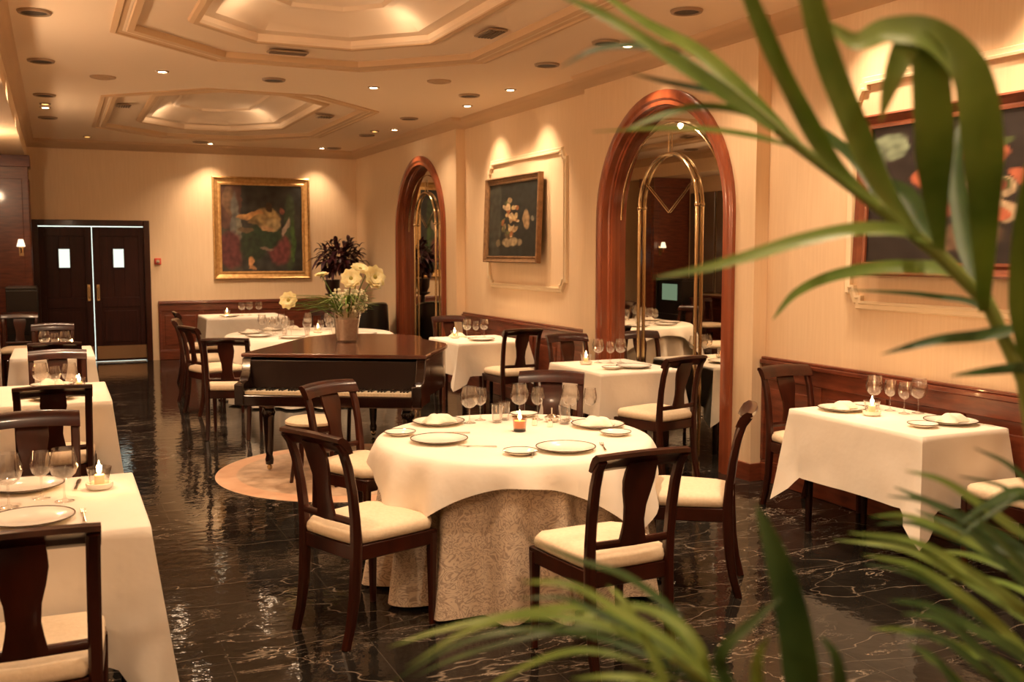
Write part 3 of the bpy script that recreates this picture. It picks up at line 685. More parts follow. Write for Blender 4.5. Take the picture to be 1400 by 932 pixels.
def round_set(cx, cy, rr, tlabel, ulabel, olabel, ang, half, um, folds=15, ub=.02):
    r = empty('round_table', (cx, cy, 0)); tag(r, tlabel, 'table', 'round dining tables')
    MB().lathe([(.001, .70), (rr-.11, .70), (rr-.10, .715), (rr-.11, .73), (.001, .73)], 40).build('tabletop', M['mahog_dark'], r)
    MB().lathe([(.25, 0), (.22, .03), (.06, .06), (.05, .60), (.12, .69)], 16, (0, 0, 0), True, True).build('pedestal', M['mahog_dark'], r)
    n = 192; rings = []
    random.seed(3)
    ph = [random.random()*6 for _ in range(6)]
    def fold(a): return .8*math.sin(folds*a+ph[0]+1.2*math.sin(2*a+ph[1])) + .2*math.sin((folds+8)*a+ph[2]) + .12*math.sin(31*a+ph[3])
    for rad, z in ((.02, .7385), (rr*.5, .7385), (rr-.03, .7385), (rr-.012, .736), (rr-.004, .728)):
        rings.append([(rad*math.cos(2*PI*j/n), rad*math.sin(2*PI*j/n), z) for j in range(n)])
    for k in range(1, 17):
        t = k/16; ring = []
        for j in range(n):
            a = 2*PI*j/n; q = rr-.055 + .06*t + (.022+.070*t)*fold(a)*min(1, t*4)
            q = max(min(q, rr-.004 + .11*t), rr-.09); z = .728-(.728-ub)*t
            ring.append((q*math.cos(a), q*math.sin(a), z))
        rings.append(ring)
    mb = MB().loft(rings, True, True, False)
    o = mb.build('undercloth', um, None, angle=80); o.location = (cx, cy, 0)
    uv = o.data.uv_layers.new(name='UVMap')
    for lp in o.data.loops:
        c = o.data.vertices[lp.vertex_index].co; uv.data[lp.index].uv = (math.atan2(c.y, c.x)*rr, c.z)
    tag(o, ulabel, 'tablecloth', 'floor length undercloths')
    if half:
        rings = []; zt = .752
        for rad in (.02, rr*.3, rr*.6, rr*.9, rr-.015):
            rings.append([(rad*math.cos(2*PI*j/n), rad*math.sin(2*PI*j/n), zt) for j in range(n)])
        rings.append([((rr+.006)*math.cos(2*PI*j/n), (rr+.006)*math.sin(2*PI*j/n), zt-.010) for j in range(n)])
        for k in range(1, 17):
            t = k/16; ring = []
            for j in range(n):
                a = 2*PI*j/n; b = a - ang; L = half/max(abs(math.cos(b)), abs(math.sin(b))); 
                L = min(L, half*1.36); dr = max(L - rr, .02)
                cr = max(0, (dr-.06)/.4)
                s = dr*t
                wav = math.sin(13*a+1.3) * .7 + .5*math.sin(21*a+4)
                q = rr + .008 + .030*(1-math.exp(-s/.05)) + s*(.10 + .10*cr) + .26*s*wav*.5 + .05*s*noise.noise(Vector((6*math.cos(a), 6*math.sin(a), 2)))
                ring.append((q*math.cos(a), q*math.sin(a), zt-.010 - s*.97))
            rings.append(ring)
        mb = MB().loft(rings, True, True, False)
        o = mb.build('tablecloth', M['cloth'], None, angle=80); o.location = (cx, cy, 0)
        tag(o, olabel, 'tablecloth', 'white tablecloths')
camang = math.atan2(-4.70, -2.13)
round_set(2.14, 4.72, .70, 'round table in the middle, hidden by its layered cloths', 'floor length beige damask undercloth of the central round table', 'square white top cloth draped over the central round table', camang+.05, .80, M['damask'])
round_set(2.68, 11.65, .95, 'big round banquet table behind the piano, hidden by its cloth', 'floor length white undercloth of the banquet table behind the piano', 'square white top cloth on the banquet table behind the piano', camang+.3, 1.04, M['cloth'])

# ------------------------------------------------------------------ tableware prototypes
def lathe_part(name, m, par, prof, n=20, z=0, solid=0): return MB().lathe(prof, n, (0, 0, z)).build(name, m, par, solid=solid, angle=60)
def glass_proto(name, cat, H_, rb, rt, sh, foot):
    r = empty(name); tag(r, 'x', cat)
    bowl = [(.003, sh), (rb*.45, sh+.006), (rb*.8, sh+(H_-sh)*.18), (rb, sh+(H_-sh)*.42), (rb*.98, sh+(H_-sh)*.6), (rt*1.05, sh+(H_-sh)*.85), (rt, H_), (rt-.0015, H_), (rt*1.02, sh+(H_-sh)*.84), (rb*.95, sh+(H_-sh)*.55), (rb*.75, sh+(H_-sh)*.2), (.003, sh+.004)]
    lathe_part('bowl', M['glass'], r, bowl)
    lathe_part('stem', M['glass'], r, [(foot, .001), (foot, .002), (foot*.5, .005), (.004, .014), (.003, sh*.6), (.005, sh)], 14)
    return Kind(r)
G_BIG = glass_proto('wine_glass', 'wine glass', .205, .052, .040, .085, .036)
G_MED = glass_proto('wine_glass', 'wine glass', .185, .038, .031, .085, .032)
r = empty('water_tumbler'); tag(r, 'x', 'tumbler')
lathe_part('cup', M['glass'], r, [(.001, .002), (.026, .002), (.030, .05), (.036, .105), (.0345, .105), (.0285, .05), (.024, .01), (.001, .01)], 20)
G_TUM = Kind(r)
def plate_proto(rad, napkin=False):
    r = empty('dinner_plate' if rad > .1 else 'side_plate'); tag(r, 'x', 'plate')
    lathe_part('dish', M['china'], r, [(.001, .006), (rad*.6, .005), (rad*.68, .010), (rad*.98, .019), (rad*.985, .016), (rad*.66, .004), (rad*.6, .001), (.001, .001)], 36)
    lathe_part('rim_band', M['rim'], r, [(rad*.965, .0185), (rad*.972, .0205), (rad*1.0, .021), (rad*1.003, .017), (rad*.975, .0165)], 36)
    return Kind(r)
P_BIG = plate_proto(.145); P_SM = plate_proto(.082)
def napkin_proto():
    n = 22; P = []
    for i in range(n+1):
        row = []
        for j in range(n+1):
            u, v = i/n*2-1, j/n*2-1
            e = max(0, (1-abs(u)**2.5))*max(0, (1-abs(v)**2.5))
            x = u*.085 + .010*math.sin(v*3); y = v*.055 + .012*math.sin(u*4+1)
            z = min(1, e*1.6)**.5*(.022 + .012*abs(math.sin(u*3.2+v*1.5)) + .008*math.cos(v*3+u*2) + .010*math.exp(-((u+.3)**2+v*v)*3))
            row.append((x, y, z+.001))
        P.append(row)
    o = MB().grid(P).build('napkin', M['napkin'], None, angle=60, solid=.003); tag(o, 'x', 'napkin', 'folded white napkins'); return Kind(o)
NAP = napkin_proto()
def cutlery_proto(kind):
    mb = MB()
    if kind == 'knife':
        mb.bar([(0, -.10, .003), (0, .0, .0035), (0, .01, .003), (0, .09, .002), (0, .11, .0015)], [.012, .009, .016, .017, .004], [.004, .004, .0015, .001, .001])
    else:
        mb.bar([(0, -.10, .003), (0, .0, .004), (0, .03, .004)], [.012, .005, .006], [.003, .003, .003])
        mb.bar([(0, .028, .004), (0, .045, .003)], [.01, .022], [.002, .002])
        for k in (-1, 0, 1): mb.bar([(k*.008, .043, .003), (k*.008, .09, .006)], .003, .0015)
    o = mb.build(kind, M['silver'], None, angle=50); tag(o, 'x', kind); return Kind(o)
KNIFE = cutlery_proto('knife'); FORK = cutlery_proto('fork')
def flame(par, z):
    MB().lathe([(.0005, 0), (.007, .006), (.009, .016), (.006, .032), (.0005, .056)], 10, (0, 0, z)).build('flame', M['flame'], par)
    l = bpy.data.lights.new('candle_glow', 'POINT'); l.energy = 1.6; l.color = (1, .50, .18); l.shadow_soft_size = .012
    o = bpy.data.objects.new('candle_glow', l); COL.objects.link(o); o.parent = par; o.location = (0, 0, z+.03)
def candle_dish():
    r = empty('candle_lamp'); tag(r, 'x', 'candle')
    lathe_part('dish', M['china'], r, [(.001, .002), (.045, .002), (.052, .012), (.052, .024), (.046, .024), (.042, .010), (.001, .010)], 24)
    lathe_part('glass_cup', M['glass'], r, [(.036, .012), (.040, .05), (.048, .085), (.046, .085), (.038, .05), (.034, .012)], 24)
    lathe_part('wax', M['wax'], r, [(.001, .012), (.019, .012), (.019, .055), (.001, .053)], 16)
    flame(r, .058); return Kind(r)
def candle_votive():
    r = empty('candle_lamp'); tag(r, 'x', 'candle')
    lathe_part('base', M['black'], r, [(.001, .002), (.032, .002), (.034, .016), (.001, .018)], 24)
    lathe_part('glass_cup', thin_glass('amber_glass', (.75, .55, .38), 1.4), r, [(.034, .012), (.036, .05), (.041, .078), (.039, .078), (.034, .05), (.032, .014)], 24)
    lathe_part('wax', M['wax'], r, [(.001, .018), (.030, .018), (.030, .056), (.001, .054)], 16)
    flame(r, .058); return Kind(r)
C_D = candle_dish(); C_V = candle_votive()
Z = .7535
# central round table -----------------------------------------------------------
def L(k, x, y, label, group=None, rz=0, z=Z): return k.put((x, y, z), rz, label, group)
L(C_V, 2.21, 4.80, 'lit candle in a dark based glass at the centre of the round table', 'candles')
L(P_BIG, 1.90, 5.20, 'dinner plate at back left of the round table, under a napkin')
L(NAP, 1.90, 5.20, 'folded napkin on the back left plate of the round table', z=Z+.008, rz=.3)
L(P_BIG, 1.72, 4.70, 'dinner plate at the left front of the round table')
L(P_SM, 1.60, 4.96, 'side plate at the left edge of the round table')
L(P_BIG, 2.20, 4.25, 'dinner plate with a dark rim at the near edge of the round table')
L(P_SM, 1.96, 4.25, 'side plate at the near edge, left of the dark rimmed dinner plate')
L(P_BIG, 2.66, 4.76, 'dinner plate at the right of the round table, under a napkin')
L(NAP, 2.66, 4.76, 'folded napkin on the right hand plate of the round table', z=Z+.008, rz=-.5)
L(P_SM, 2.62, 4.50, 'side plate at the right edge of the round table')
L(P_SM, 2.44, 5.24, 'side plate at back right of the round table, behind the candle')
L(KNIFE, 2.02, 4.24, 'silver knife between side plate and dinner plate at the near edge', 'cutlery on the round table', -.5)
L(FORK, 2.40, 4.24, 'silver fork right of the dinner plate at the near edge of the round table', 'cutlery on the round table', -.4)
L(KNIFE, 1.86, 4.90, 'silver knife beyond the left front dinner plate', 'cutlery on the round table', 1.1)
L(FORK, 1.84, 4.50, 'silver fork nearer than the left front dinner plate', 'cutlery on the round table', 1.1)
L(FORK, 2.55, 5.00, 'silver fork beyond the right hand napkin plate of the round table', 'cutlery on the round table', 2.0)
L(G_BIG, 2.06, 5.14, 'large ball shaped wine glass, leftmost on the round table')
L(G_MED, 2.15, 5.20, 'slim wine glass right beside the leftmost ball shaped one')
L(G_TUM, 2.21, 5.10, 'tumbler at the right end of the left glass cluster on the round table')
L(G_BIG, 2.36, 5.13, 'large wine glass directly behind the round table candle')
L(G_MED, 2.45, 5.08, 'slim wine glass right behind the round table candle')
L(G_TUM, 2.28, 5.16, 'tumbler just left of the candle on the round table')
L(G_TUM, 2.53, 4.90, 'tumbler leftmost of the right glass cluster on the round table')
L(G_BIG, 2.60, 4.97, 'large wine glass in the right glass cluster on the round table')
L(G_MED, 2.71, 4.94, 'slim wine glass rightmost of the round table glasses')
sd = empty('sauce_dish', (2.50, 5.0, Z)); tag(sd, 'small white dish with a tall lid knob behind the candle', 'dish')
lathe_part('dish', M['china'], sd, [(.001, .002), (.03, .002), (.045, .025), (.042, .026), (.001, .01)], 20); lathe_part('lid', M['silver'], sd, [(.042, .027), (.02, .04), (.004, .045), (.003, .07), (.006, .075), (.001, .08)], 16)
for x, y, l in ((2.36, 4.93, 'small salt shaker nearer the candle on the round table'), (2.42, 4.86, 'small pepper shaker right of the salt shaker on the round table')):
    s_ = empty('salt_shaker' if 'salt shaker nearer' in l else 'pepper_shaker', (x, y, Z)); tag(s_, l, 'shaker', 'salt and pepper shakers')
    lathe_part('body', M['china'], s_, [(.001, .001), (.014, .001), (.016, .015), (.010, .032)], 12); lathe_part('cap', M['silver'], s_, [(.011, .031), (.011, .04), (.001, .046)], 12)
# left row front table
L(C_D, .13, 4.32, 'lit candle in a white dish on the front left table', 'candles')
L(P_BIG, -.11, 3.88, 'dark rimmed dinner plate just behind the nearest left chair')
L(FORK, .06, 3.88, 'silver fork right of the near plate on the front left table', 'cutlery on the left tables')
L(P_BIG, -.14, 4.44, 'dinner plate at the far side of the front left table')
L(G_BIG, .0, 4.14, 'large wine glass nearest the candle on the front left table')
L(G_MED, -.08, 4.22, 'slim wine glass in the middle of front left table trio')
L(G_BIG, -.19, 4.12, 'large wine glass cut by the left picture edge')
L(KNIFE, .05, 4.42, 'silver knife beside the far plate on the front left table', 'cutlery on the left tables', -.1)
# left row second and third table
for (y0, nm) in ((7.42, 'second'), (10.45, 'third')):
    L(C_D, .12, y0+.08, 'lit candle at the right end of the %s left table' % nm, 'candles')
    L(G_BIG, -.12, y0, 'large wine glass, leftmost on the %s left table' % nm)
    L(G_MED, -.03, y0-.04, 'slim wine glass in the middle on the %s left table' % nm)
    L(G_BIG, .06, y0-.09, 'large wine glass next to the candle on the %s left table' % nm)
    L(P_BIG, -.05, y0-.30, 'dinner plate at the near side of the %s left table' % nm)
    L(P_BIG, -.05, y0+.36, 'dinner plate at the far side of the %s left table' % nm)
    L(NAP, -.05, y0+.36, 'folded napkin on the far plate of the %s left table' % nm, z=Z+.008)
# right wall table
L(C_D, 4.30, 4.44, 'lit candle on the table beside the right wall', 'candles')
L(P_BIG, 4.28, 4.66, 'dinner plate at far end of the right wall table, under a napkin')
L(NAP, 4.28, 4.66, 'folded napkin behind the candle on the right wall table', z=Z+.008, rz=.4)
L(P_BIG, 4.50, 4.05, 'dinner plate at near end of the right wall table, under a napkin')
L(NAP, 4.50, 4.05, 'folded napkin at the near end of the right wall table', z=Z+.008, rz=.2)
L(P_SM, 4.27, 4.03, 'side plate at the near left corner of the right wall table')
L(P_SM, 4.50, 4.70, 'side plate behind the glasses on the right wall table')
L(G_BIG, 4.47, 4.60, 'large wine glass, leftmost on the right wall table')
L(G_MED, 4.52, 4.52, 'slim wine glass second from left on the right wall table')
L(G_MED, 4.51, 4.40, 'slim wine glass third from left on the right wall table')
L(G_BIG, 4.60, 4.38, 'large wine glass, rightmost on the right wall table')
L(KNIFE, 4.62, 3.98, 'silver knife beside the near plate on the right wall table', 'cutlery on the right wall table', .2)
# square table under the big arch
L(C_D, 4.06, 7.48, 'lit candle on the table before the large arched mirror', 'candles')
L(G_BIG, 4.20, 7.52, 'large wine glass beside the candle before the large arched mirror')
L(G_MED, 4.28, 7.45, 'slim wine glass, middle one before the large arched mirror')
L(G_BIG, 4.38, 7.45, 'large wine glass, rightmost of trio before the large arched mirror')
L(P_BIG, 4.30, 7.10, 'dinner plate at the near side of the table under the large arch')
L(P_SM, 4.08, 7.08, 'side plate at near left corner of the table under the large arch')
L(P_BIG, 4.12, 7.62, 'dinner plate at the far side of the table under the large arch') if False else None
# table right of the piano
L(C_D, 3.98, 10.36, 'lit candle on the table right of the piano', 'candles')
L(G_BIG, 4.12, 10.34, 'large wine glass, leftmost on the table right of the piano')
L(G_MED, 4.20, 10.28, 'slim wine glass, middle one on the table right of the piano')
L(G_BIG, 4.30, 10.28, 'large wine glass, rightmost on the table right of the piano')
L(P_BIG, 4.14, 9.98, 'dinner plate at near side of the table right of the piano')
L(P_BIG, 4.14, 10.52-.04, 'dinner plate at far side of the table right of the piano') if False else None
L(NAP, 4.06, 10.50, 'folded napkin behind the glasses on the table right of the piano', rz=.2)
# banquet table
random.seed(11)
cx, cy = 2.68, 11.65
names = ['leftmost', 'second from left', 'third from left', 'fourth from left', 'fifth from left', 'sixth from left', 'seventh from left', 'eighth from left']
for i, a in enumerate([200, 225, 250, 275, 165, 130, 330, 300]):
    a = R(a); x, y = cx+.64*math.cos(a), cy+.64*math.sin(a)
pl = sorted([(cx+.68*math.cos(R(a)), cy+.68*math.sin(R(a))) for a in (160, 200, 240, 280, 120, 320)], key=lambda p: p[0]*.91-p[1]*.41)
for i, (x, y) in enumerate(pl): L(P_BIG, x, y, 'dinner plate %s on the banquet table behind the piano' % names[i])
gl = sorted([(cx+r_*math.cos(R(a)), cy+r_*math.sin(R(a))) for r_, a in ((.50, 158), (.40, 172), (.48, 196), (.40, 214), (.50, 232), (.40, 252), (.50, 270), (.40, 290))], key=lambda p: p[0]*.91-p[1]*.41)
for i, (x, y) in enumerate(gl): L(G_BIG if i % 2 else G_MED, x, y, 'wine glass %s on the banquet table behind the piano' % names[i])
gt = [(cx+.3*math.cos(R(a)), cy+.3*math.sin(R(a))) for a in (180, 250, 320)]
for i, (x, y) in enumerate(sorted(gt, key=lambda p: p[0]*.91-p[1]*.41)): L(G_TUM, x, y, 'tumbler %s in the middle of the banquet table' % names[i])
for i, (x, y) in enumerate(((2.05, 11.95), (2.30, 12.2), (2.62, 12.3))): L(NAP, x, y, 'folded napkin %s on the banquet table behind the piano' % names[i], rz=i)
for i, (x, y) in enumerate(((2.2, 12.05), (2.45, 12.15), (2.78, 12.2), (3.0, 12.1))): L(G_BIG, x, y, 'wine glass %s at the far rim of the banquet table' % names[i])
L(C_D, 2.78, 11.7, 'lit candle at the back of the banquet table', 'candles')
L(C_D, 2.30, 15.4, 'lit candle on the farthest table below the gilt painting', 'candles')
L(P_BIG, 2.3, 15.15, 'dinner plate on the farthest table below the gilt painting')
for i, (x, y) in enumerate(((2.5, 15.3), (2.62, 15.35), (2.75, 15.3))): L(G_BIG, x, y, 'wine glass %s on the farthest table below the gilt painting' % names[i])

# ------------------------------------------------------------------ piano
PA = R(-31); P0 = (1.36, 7.99)
pn = empty('grand_piano', (P0[0], P0[1], .006), PA); tag(pn, 'dark mahogany grand piano with closed lid standing on the round rug', 'piano')
def bez(p0, p1, p2, p3, n): return [tuple((1-t)**3*a+3*(1-t)**2*t*b+3*(1-t)*t*t*c+t**3*d for a, b, c, d in zip(p0, p1, p2, p3)) for t in [i/n for i in range(n)]]
outl = [(0, 0), (1.43, 0), (1.44, .55)] + bez((1.44, .62), (1.44, 1.05), (1.12, 1.05), (1.06, 1.45), 10) + bez((1.06, 1.45), (1.02, 1.82), (.25, 1.85), (.12, 1.62), 12) + [(.02, 1.35)]
def inset(poly, d):
    n = len(poly); out = []
    for i in range(n):
        a, p, c = Vector(poly[i-1]), Vector(poly[i]), Vector(poly[(i+1) % n])
        n1 = (p-a).normalized(); n2 = (c-p).normalized(); m_ = Vector((-n1.y, n1.x))+Vector((-n2.y, n2.x)); m_.normalize()
        k = 1/max(m_.dot(Vector((-n1.y, n1.x))), .5); out.append((p.x+m_.x*d*k, p.y+m_.y*d*k))
    return out
ins = inset(outl, .02)
MB().prism(ins, .58, .888).build('case', M['piano'], pn, bevel=.006, angle=30)
MB().prism(outl, .892, .922).build('lid', M['lid'], pn, bevel=.008, angle=30)
MB().box(.02, 1.41, -.33, -.001, .54, .622).build('keybed', M['piano'], pn, smooth=False, bevel=.006)
for ax in (0, 1.355):
    MB().prism([(-.34, .545), (-.002, .545), (-.002, .888), (-.165, .888), (-.19, .78), (-.24, .72), (-.34, .705)], ax, ax+.075).xf(Matrix(((0, 0, 1, 0), (1, 0, 0, 0), (0, 1, 0, 0), (0, 0, 0, 1)))).build('arm', M['piano'], pn, bevel=.008, angle=30)
MB().box(.062, 1.368, -.165, -.145, .64, .872).build('fallboard', M['panelblack'], pn, smooth=False, bevel=.006)
MB().box(-.005, 1.435, -.175, .02, .892, .922).build('lid_flap', M['lid'], pn, smooth=False, bevel=.008)
mb = MB(); kw = (1.355-.075)/52
for i in range(52): mb.box(.076+i*kw+.0008, .076+(i+1)*kw-.0008, -.318, -.168, .626, .650)
mb.build('white_keys', M['white_key'], pn, smooth=False)
mb = MB()
for i in range(51):
    if (i % 7) in (0, 2, 3, 5, 6): mb.box(.076+(i+1)*kw-.005, .076+(i+1)*kw+.005, -.262, -.168, .650, .661)
mb.build('black_keys', M['black'], pn, smooth=False)
def pleg(x, y, zt=.56):
    MB().lathe([(.03, .05), (.034, .09), (.026, .12), (.032, .16), (.045, .42), (.055, .46), (.042, .49), (.062, .52), (.062, zt)], 10, (x, y, 0), True, True).build('leg', M['piano'], pn)
    mb = MB().lathe([(.001, .045), (.02, .05), (.02, .052)], 10, (x, y, 0)); mb.ball((x, y, .026), .022, 10, 6); mb.build('caster', M['brass'], pn)
pleg(.17, -.08); pleg(1.27, -.08); pleg(.60, 1.45, .585)
mb = MB(); mb.bar([(.66, .05, .58), (.67, .03, .14)], .03, .02); mb.bar([(.78, .05, .58), (.77, .03, .14)], .03, .02); mb.box(.60, .84, -.03, .09, .09, .14); mb.build('pedal_lyre', M['piano'], pn, bevel=.004, smooth=False)
mb = MB(); [mb.bar([(x, .0, .10), (x, -.12, .085)], .025, .008) for x in (.66, .72, .78)]; mb.build('pedals', M['brass'], pn)
rg = MB().lathe([(.001, .006), (1.02, .006), (1.045, .004), (1.05, .0005)], 72).build('round_rug', M['rug']); rg.location = (2.08, 7.62, 0)
tag(rg, 'round peach bordered rug under the grand piano', 'rug')
st = empty('piano_stool', (1.66, 7.20, .007)); tag(st, 'round stool with a cream cushion in front of the piano keys', 'stool')
MB().lathe([(.001, .405), (.185, .405), (.20, .42), (.20, .445), (.18, .452), (.001, .455)], 28).build('seat_frame', M['mahog'], st)
MB().lathe([(.18, .452), (.195, .462), (.195, .478), (.17, .495), (.08, .505), (.001, .507)], 28).build('cushion', M['seat'], st)
for a in (45, 135, 225, 315):
    c, s = math.cos(R(a)), math.sin(R(a)); MB().bar([(.19*c, .19*s, 0), (.155*c, .155*s, .2), (.15*c, .15*s, .405)], [.024, .03, .036], [.024, .03, .036]).build('leg', M['mahog'], st)
# vase and bouquet (world placing by point)
VX, VY, VZ = 2.27, 8.50, .9225
vs = empty('glass_vase', (VX, VY, VZ)); tag(vs, 'clear glass vase filled with pale pebbles on the piano lid', 'vase')
lathe_part('vessel', M['vglass'], vs, [(.001, .004), (.085, .004), (.092, .02), (.105, .14), (.125, .265), (.121, .265), (.100, .14), (.086, .024), (.001, .016)], 32)
lathe_part('pebbles', M['pebble'], vs, [(.001, .018), (.082, .022), (.088, .06), (.098, .14), (.108, .20), (.06, .215), (.001, .21)], 32)
bq = empty('flower_bouquet', (VX, VY, VZ+.2)); tag(bq, 'bouquet of large cream yellow blooms with green leaves in the glass vase', 'flowers')
def at(px, py, y):   # viewing ray of a photo point to world plane y (used to space out blooms and leaves)
    v = RAY(px, py); t = y/v.y; return Vector((v.x*t, y, 1.7+v.z*t))
f_ = 1380.; pit = math.atan(122/f_); yw = R(24.282)
Fv = Vector((math.sin(yw)*math.cos(pit), math.cos(yw)*math.cos(pit), -math.sin(pit))); Rv = Vector((math.cos(yw), -math.sin(yw), 0)); Uv = Rv.cross(Fv)
def RAY(px, py): return Fv*f_ + Rv*(px-700) + Uv*(466-py)
base = Vector((0, 0, 0)); o0 = Vector((VX, VY, VZ+.2))
random.seed(4)
def bloom(par, c, s, dirn, name='bloom'):
    s *= 1.1; q = dirn.to_track_quat('Z', 'Y').to_matrix().to_4x4(); mb = MB()
    for ring, (np_, tilt, ln) in enumerate(((9, 22, 1.0), (8, 44, .85), (7, 64, .68))):
        for k in range(np_):
            a = 2*PI*k/np_ + ring*.3; P = []
            for i in range(5):
                t = i/4; row = []
                for j in (-1, 0, 1):
                    wd = s*.50*math.sin(PI*min(t*.85+.12, 1))*j
                    rr_ = s*ln*t; el = R(tilt)*(1-.55*t)
                    row.append((rr_*math.cos(el)*math.cos(a)-wd*math.sin(a), rr_*math.cos(el)*math.sin(a)+wd*math.cos(a), rr_*math.sin(el) - abs(j)*s*-.06))
                P.append(row)
            mb.grid(P)
    mb.xf(Matrix.Translation(c) @ q); b = mb.build(name, M['petal'], par, angle=80)
    mb = MB().ball((0, 0, s*.16), s*.20, 8, 5, .7); mb.xf(Matrix.Translation(c) @ q); mb.build('bloom_centre', M['petal_c'], b)
for px, py, yy, s, d in ((480, 381, 8.42, .085, (-.3, -1, .3)), (492, 369, 8.55, .08, (.1, -.6, .9)), (511, 379, 8.50, .10, (.3, -1, .2)), (440, 377, 8.55, .06, (-.2, -.2, 1)), (395, 411, 8.50, .075, (-.6, -1, .4)), (502, 371, 8.60, .07, (.5, -.3, .7))):
    c = at(px, py, yy) - o0; bloom(bq, c, s, Vector(d))
    e = Vector((c.x*.15, c.y*.15, .0)); m_ = (c+e)/2 + Vector((0, 0, .03)) - c*.12
    MB().tube([e, m_, c], [.005, .005, .004], 6).build('stalk', M['stem'], bq)
mb = MB()
for k in range(130):
    a = random.random()*2*PI; r_ = .04+.13*random.random(); c = Vector((r_*math.cos(a)+.02, r_*math.sin(a), .05+.20*random.random()))
    mb.ball(c, .009+.006*random.random(), 6, 4); mb.tube([(c.x*.4, c.y*.4, 0), c], .002, 4)
mb.build('small_blossoms', M['white_f'], bq)
mb = MB()
def blade(mb, pts, w, n=10, fold=.2, up=Vector((0, 0, 1))):
    """a folded leaf blade through pts (Catmull-Rom), real thickness from a shallow V"""
    P = [Vector(p) for p in pts]; P = [P[0]*2-P[1]] + P + [P[-1]*2-P[-2]]; C = []
    m = len(P)-3
    for i in range(m):
        for k in range(n):
            t = k/n; a, b, c, d = P[i:i+4]
            C.append(.5*((2*b)+(c-a)*t+(2*a-5*b+4*c-d)*t*t+(3*b-3*c+d-a)*t*t*t))
    C.append(P[-2]); L_ = len(C); rows = []; top = []; bot = []
    for i, p in enumerate(C):
        t = i/(L_-1); tn = (C[min(i+1, L_-1)]-C[max(i-1, 0)]).normalized()
        sd = tn.cross(up)
        sd = sd.normalized() if sd.length > 1e-4 else Vector((1, 0, 0)); nm = sd.cross(tn).normalized()
        ww = w*(min(1, .28+t*2.6))*max(0.02, (1-t**2.6))**.75/2
        th = .0006+.0012*(1-t)
        top.append([p - sd*ww + nm*ww*fold, p - sd*ww*.5 + nm*ww*fold*.4, p - nm*ww*fold*.2+nm*th, p + sd*ww*.5 + nm*ww*fold*.4, p + sd*ww + nm*ww*fold])
        bot.append([p + sd*ww + nm*ww*fold - nm*.0003, p + sd*ww*.5 + nm*ww*fold*.4 - nm*th, p - nm*ww*fold*.2 - nm*th*1.6, p - sd*ww*.5 + nm*ww*fold*.4 - nm*th, p - sd*ww + nm*ww*fold - nm*.0003])
    mb.loft([a+b for a, b in zip(top, bot)])
for k in range(130):
    a = random.random()*2*PI if k > 24 else PI + random.uniform(-.7, .7); r_ = .16+.16*random.random() + (.26 if k < 24 else 0); h = .12+.18*random.random()
    if k < 24: h *= .9
    blade(mb, [(0, 0, 0), (r_*.35*math.cos(a), r_*.35*math.sin(a), h*.7), (r_*math.cos(a), r_*math.sin(a), h*(.9-.5*random.random()))], .018, 5)
mb.build('foliage', M['leaf'], bq)

# ------------------------------------------------------------------ far corner
ps = empty('potted_plant', (4.0, 15.8, 0)); tag(ps, 'burgundy leaved plant on a tall dark stand in the far right corner', 'plant')
MB().lathe([(.16, 0), (.16, .03), (.04, .06), (.03, .5), (.035, .98), (.12, 1.02), (.12, 1.04)], 16, (0, 0, 0), True, True).build('stand', M['mahog_dark'], ps)
MB().lathe([(.07, 1.04), (.11, 1.12), (.12, 1.26), (.10, 1.26), (.001, 1.22)], 16, (0, 0, 0), True).build('pot', M['mahog_dark'], ps)
mb = MB(); random.seed(8)
for k in range(320):
    a = random.random()*2*PI; el = random.uniform(-1.0, 1.2); r_ = random.uniform(.15, .50)
    d = Vector((math.cos(a)*math.cos(el), math.sin(a)*math.cos(el)*.6, math.sin(el))); c = Vector((0.14, 0, 1.60))
    p0 = c + Vector((d.x*r_*.75, d.y*r_*.6, d.z*r_*.55)); e = d + Vector((random.uniform(-.7, .7), random.uniform(-.5, .5), random.uniform(-1.0, .4))); e.normalize(); ln = random.uniform(.10, .20)
    blade(mb, [p0, p0+e*ln*.5+Vector((0, 0, .015)), p0+e*ln-Vector((0, 0, .03))], .06+.03*random.random(), 4)
for k in range(8): mb.tube([(0, 0, 1.22), (random.uniform(-.1, .1), random.uniform(-.1, .1), 1.6)], .006, 5)
mb.build('foliage', M['purple'], ps)
tc = empty('tub_chair', (4.15, 14.6, 0), R(205)); tag(tc, 'black curved back armchair in the far right corner under the plant', 'armchair')
n = 20; rings = []
for i in range(n+1):
    a = R(-20+220*i/n); c, s = math.cos(a), math.sin(a); hh = .84+.10*math.sin(max(0, min(PI, a)))
    rings.append([(.36*c, .36*s, .14), (.39*c, .39*s, .5), (.37*c, .37*s, hh), (.33*c, .33*s, hh+.01), (.31*c, .31*s, hh-.01), (.31*c, .31*s, .14)])
MB().loft(rings).build('backrest', M['black'], tc, angle=50)
MB().tube([(.35*math.cos(R(-20+220*i/n)), .35*math.sin(R(-20+220*i/n)), .855+.10*math.sin(max(0, min(PI, R(-20+220*i/n))))) for i in range(n+1)], .008, 6).build('piping', mat('piping', (.35, .33, .25), .4), tc)
MB().lathe([(.001, .44), (.28, .44), (.31, .40), (.31, .2), (.001, .2)], 24).build('seat', M['black'], tc)
for sx in (-1, 1):
    for sy in (-1, 1): MB().bar([(sx*.2, sy*.2, 0), (sx*.18, sy*.18, .2)], .03, .03).build('leg', M['mahog_dark'], tc)
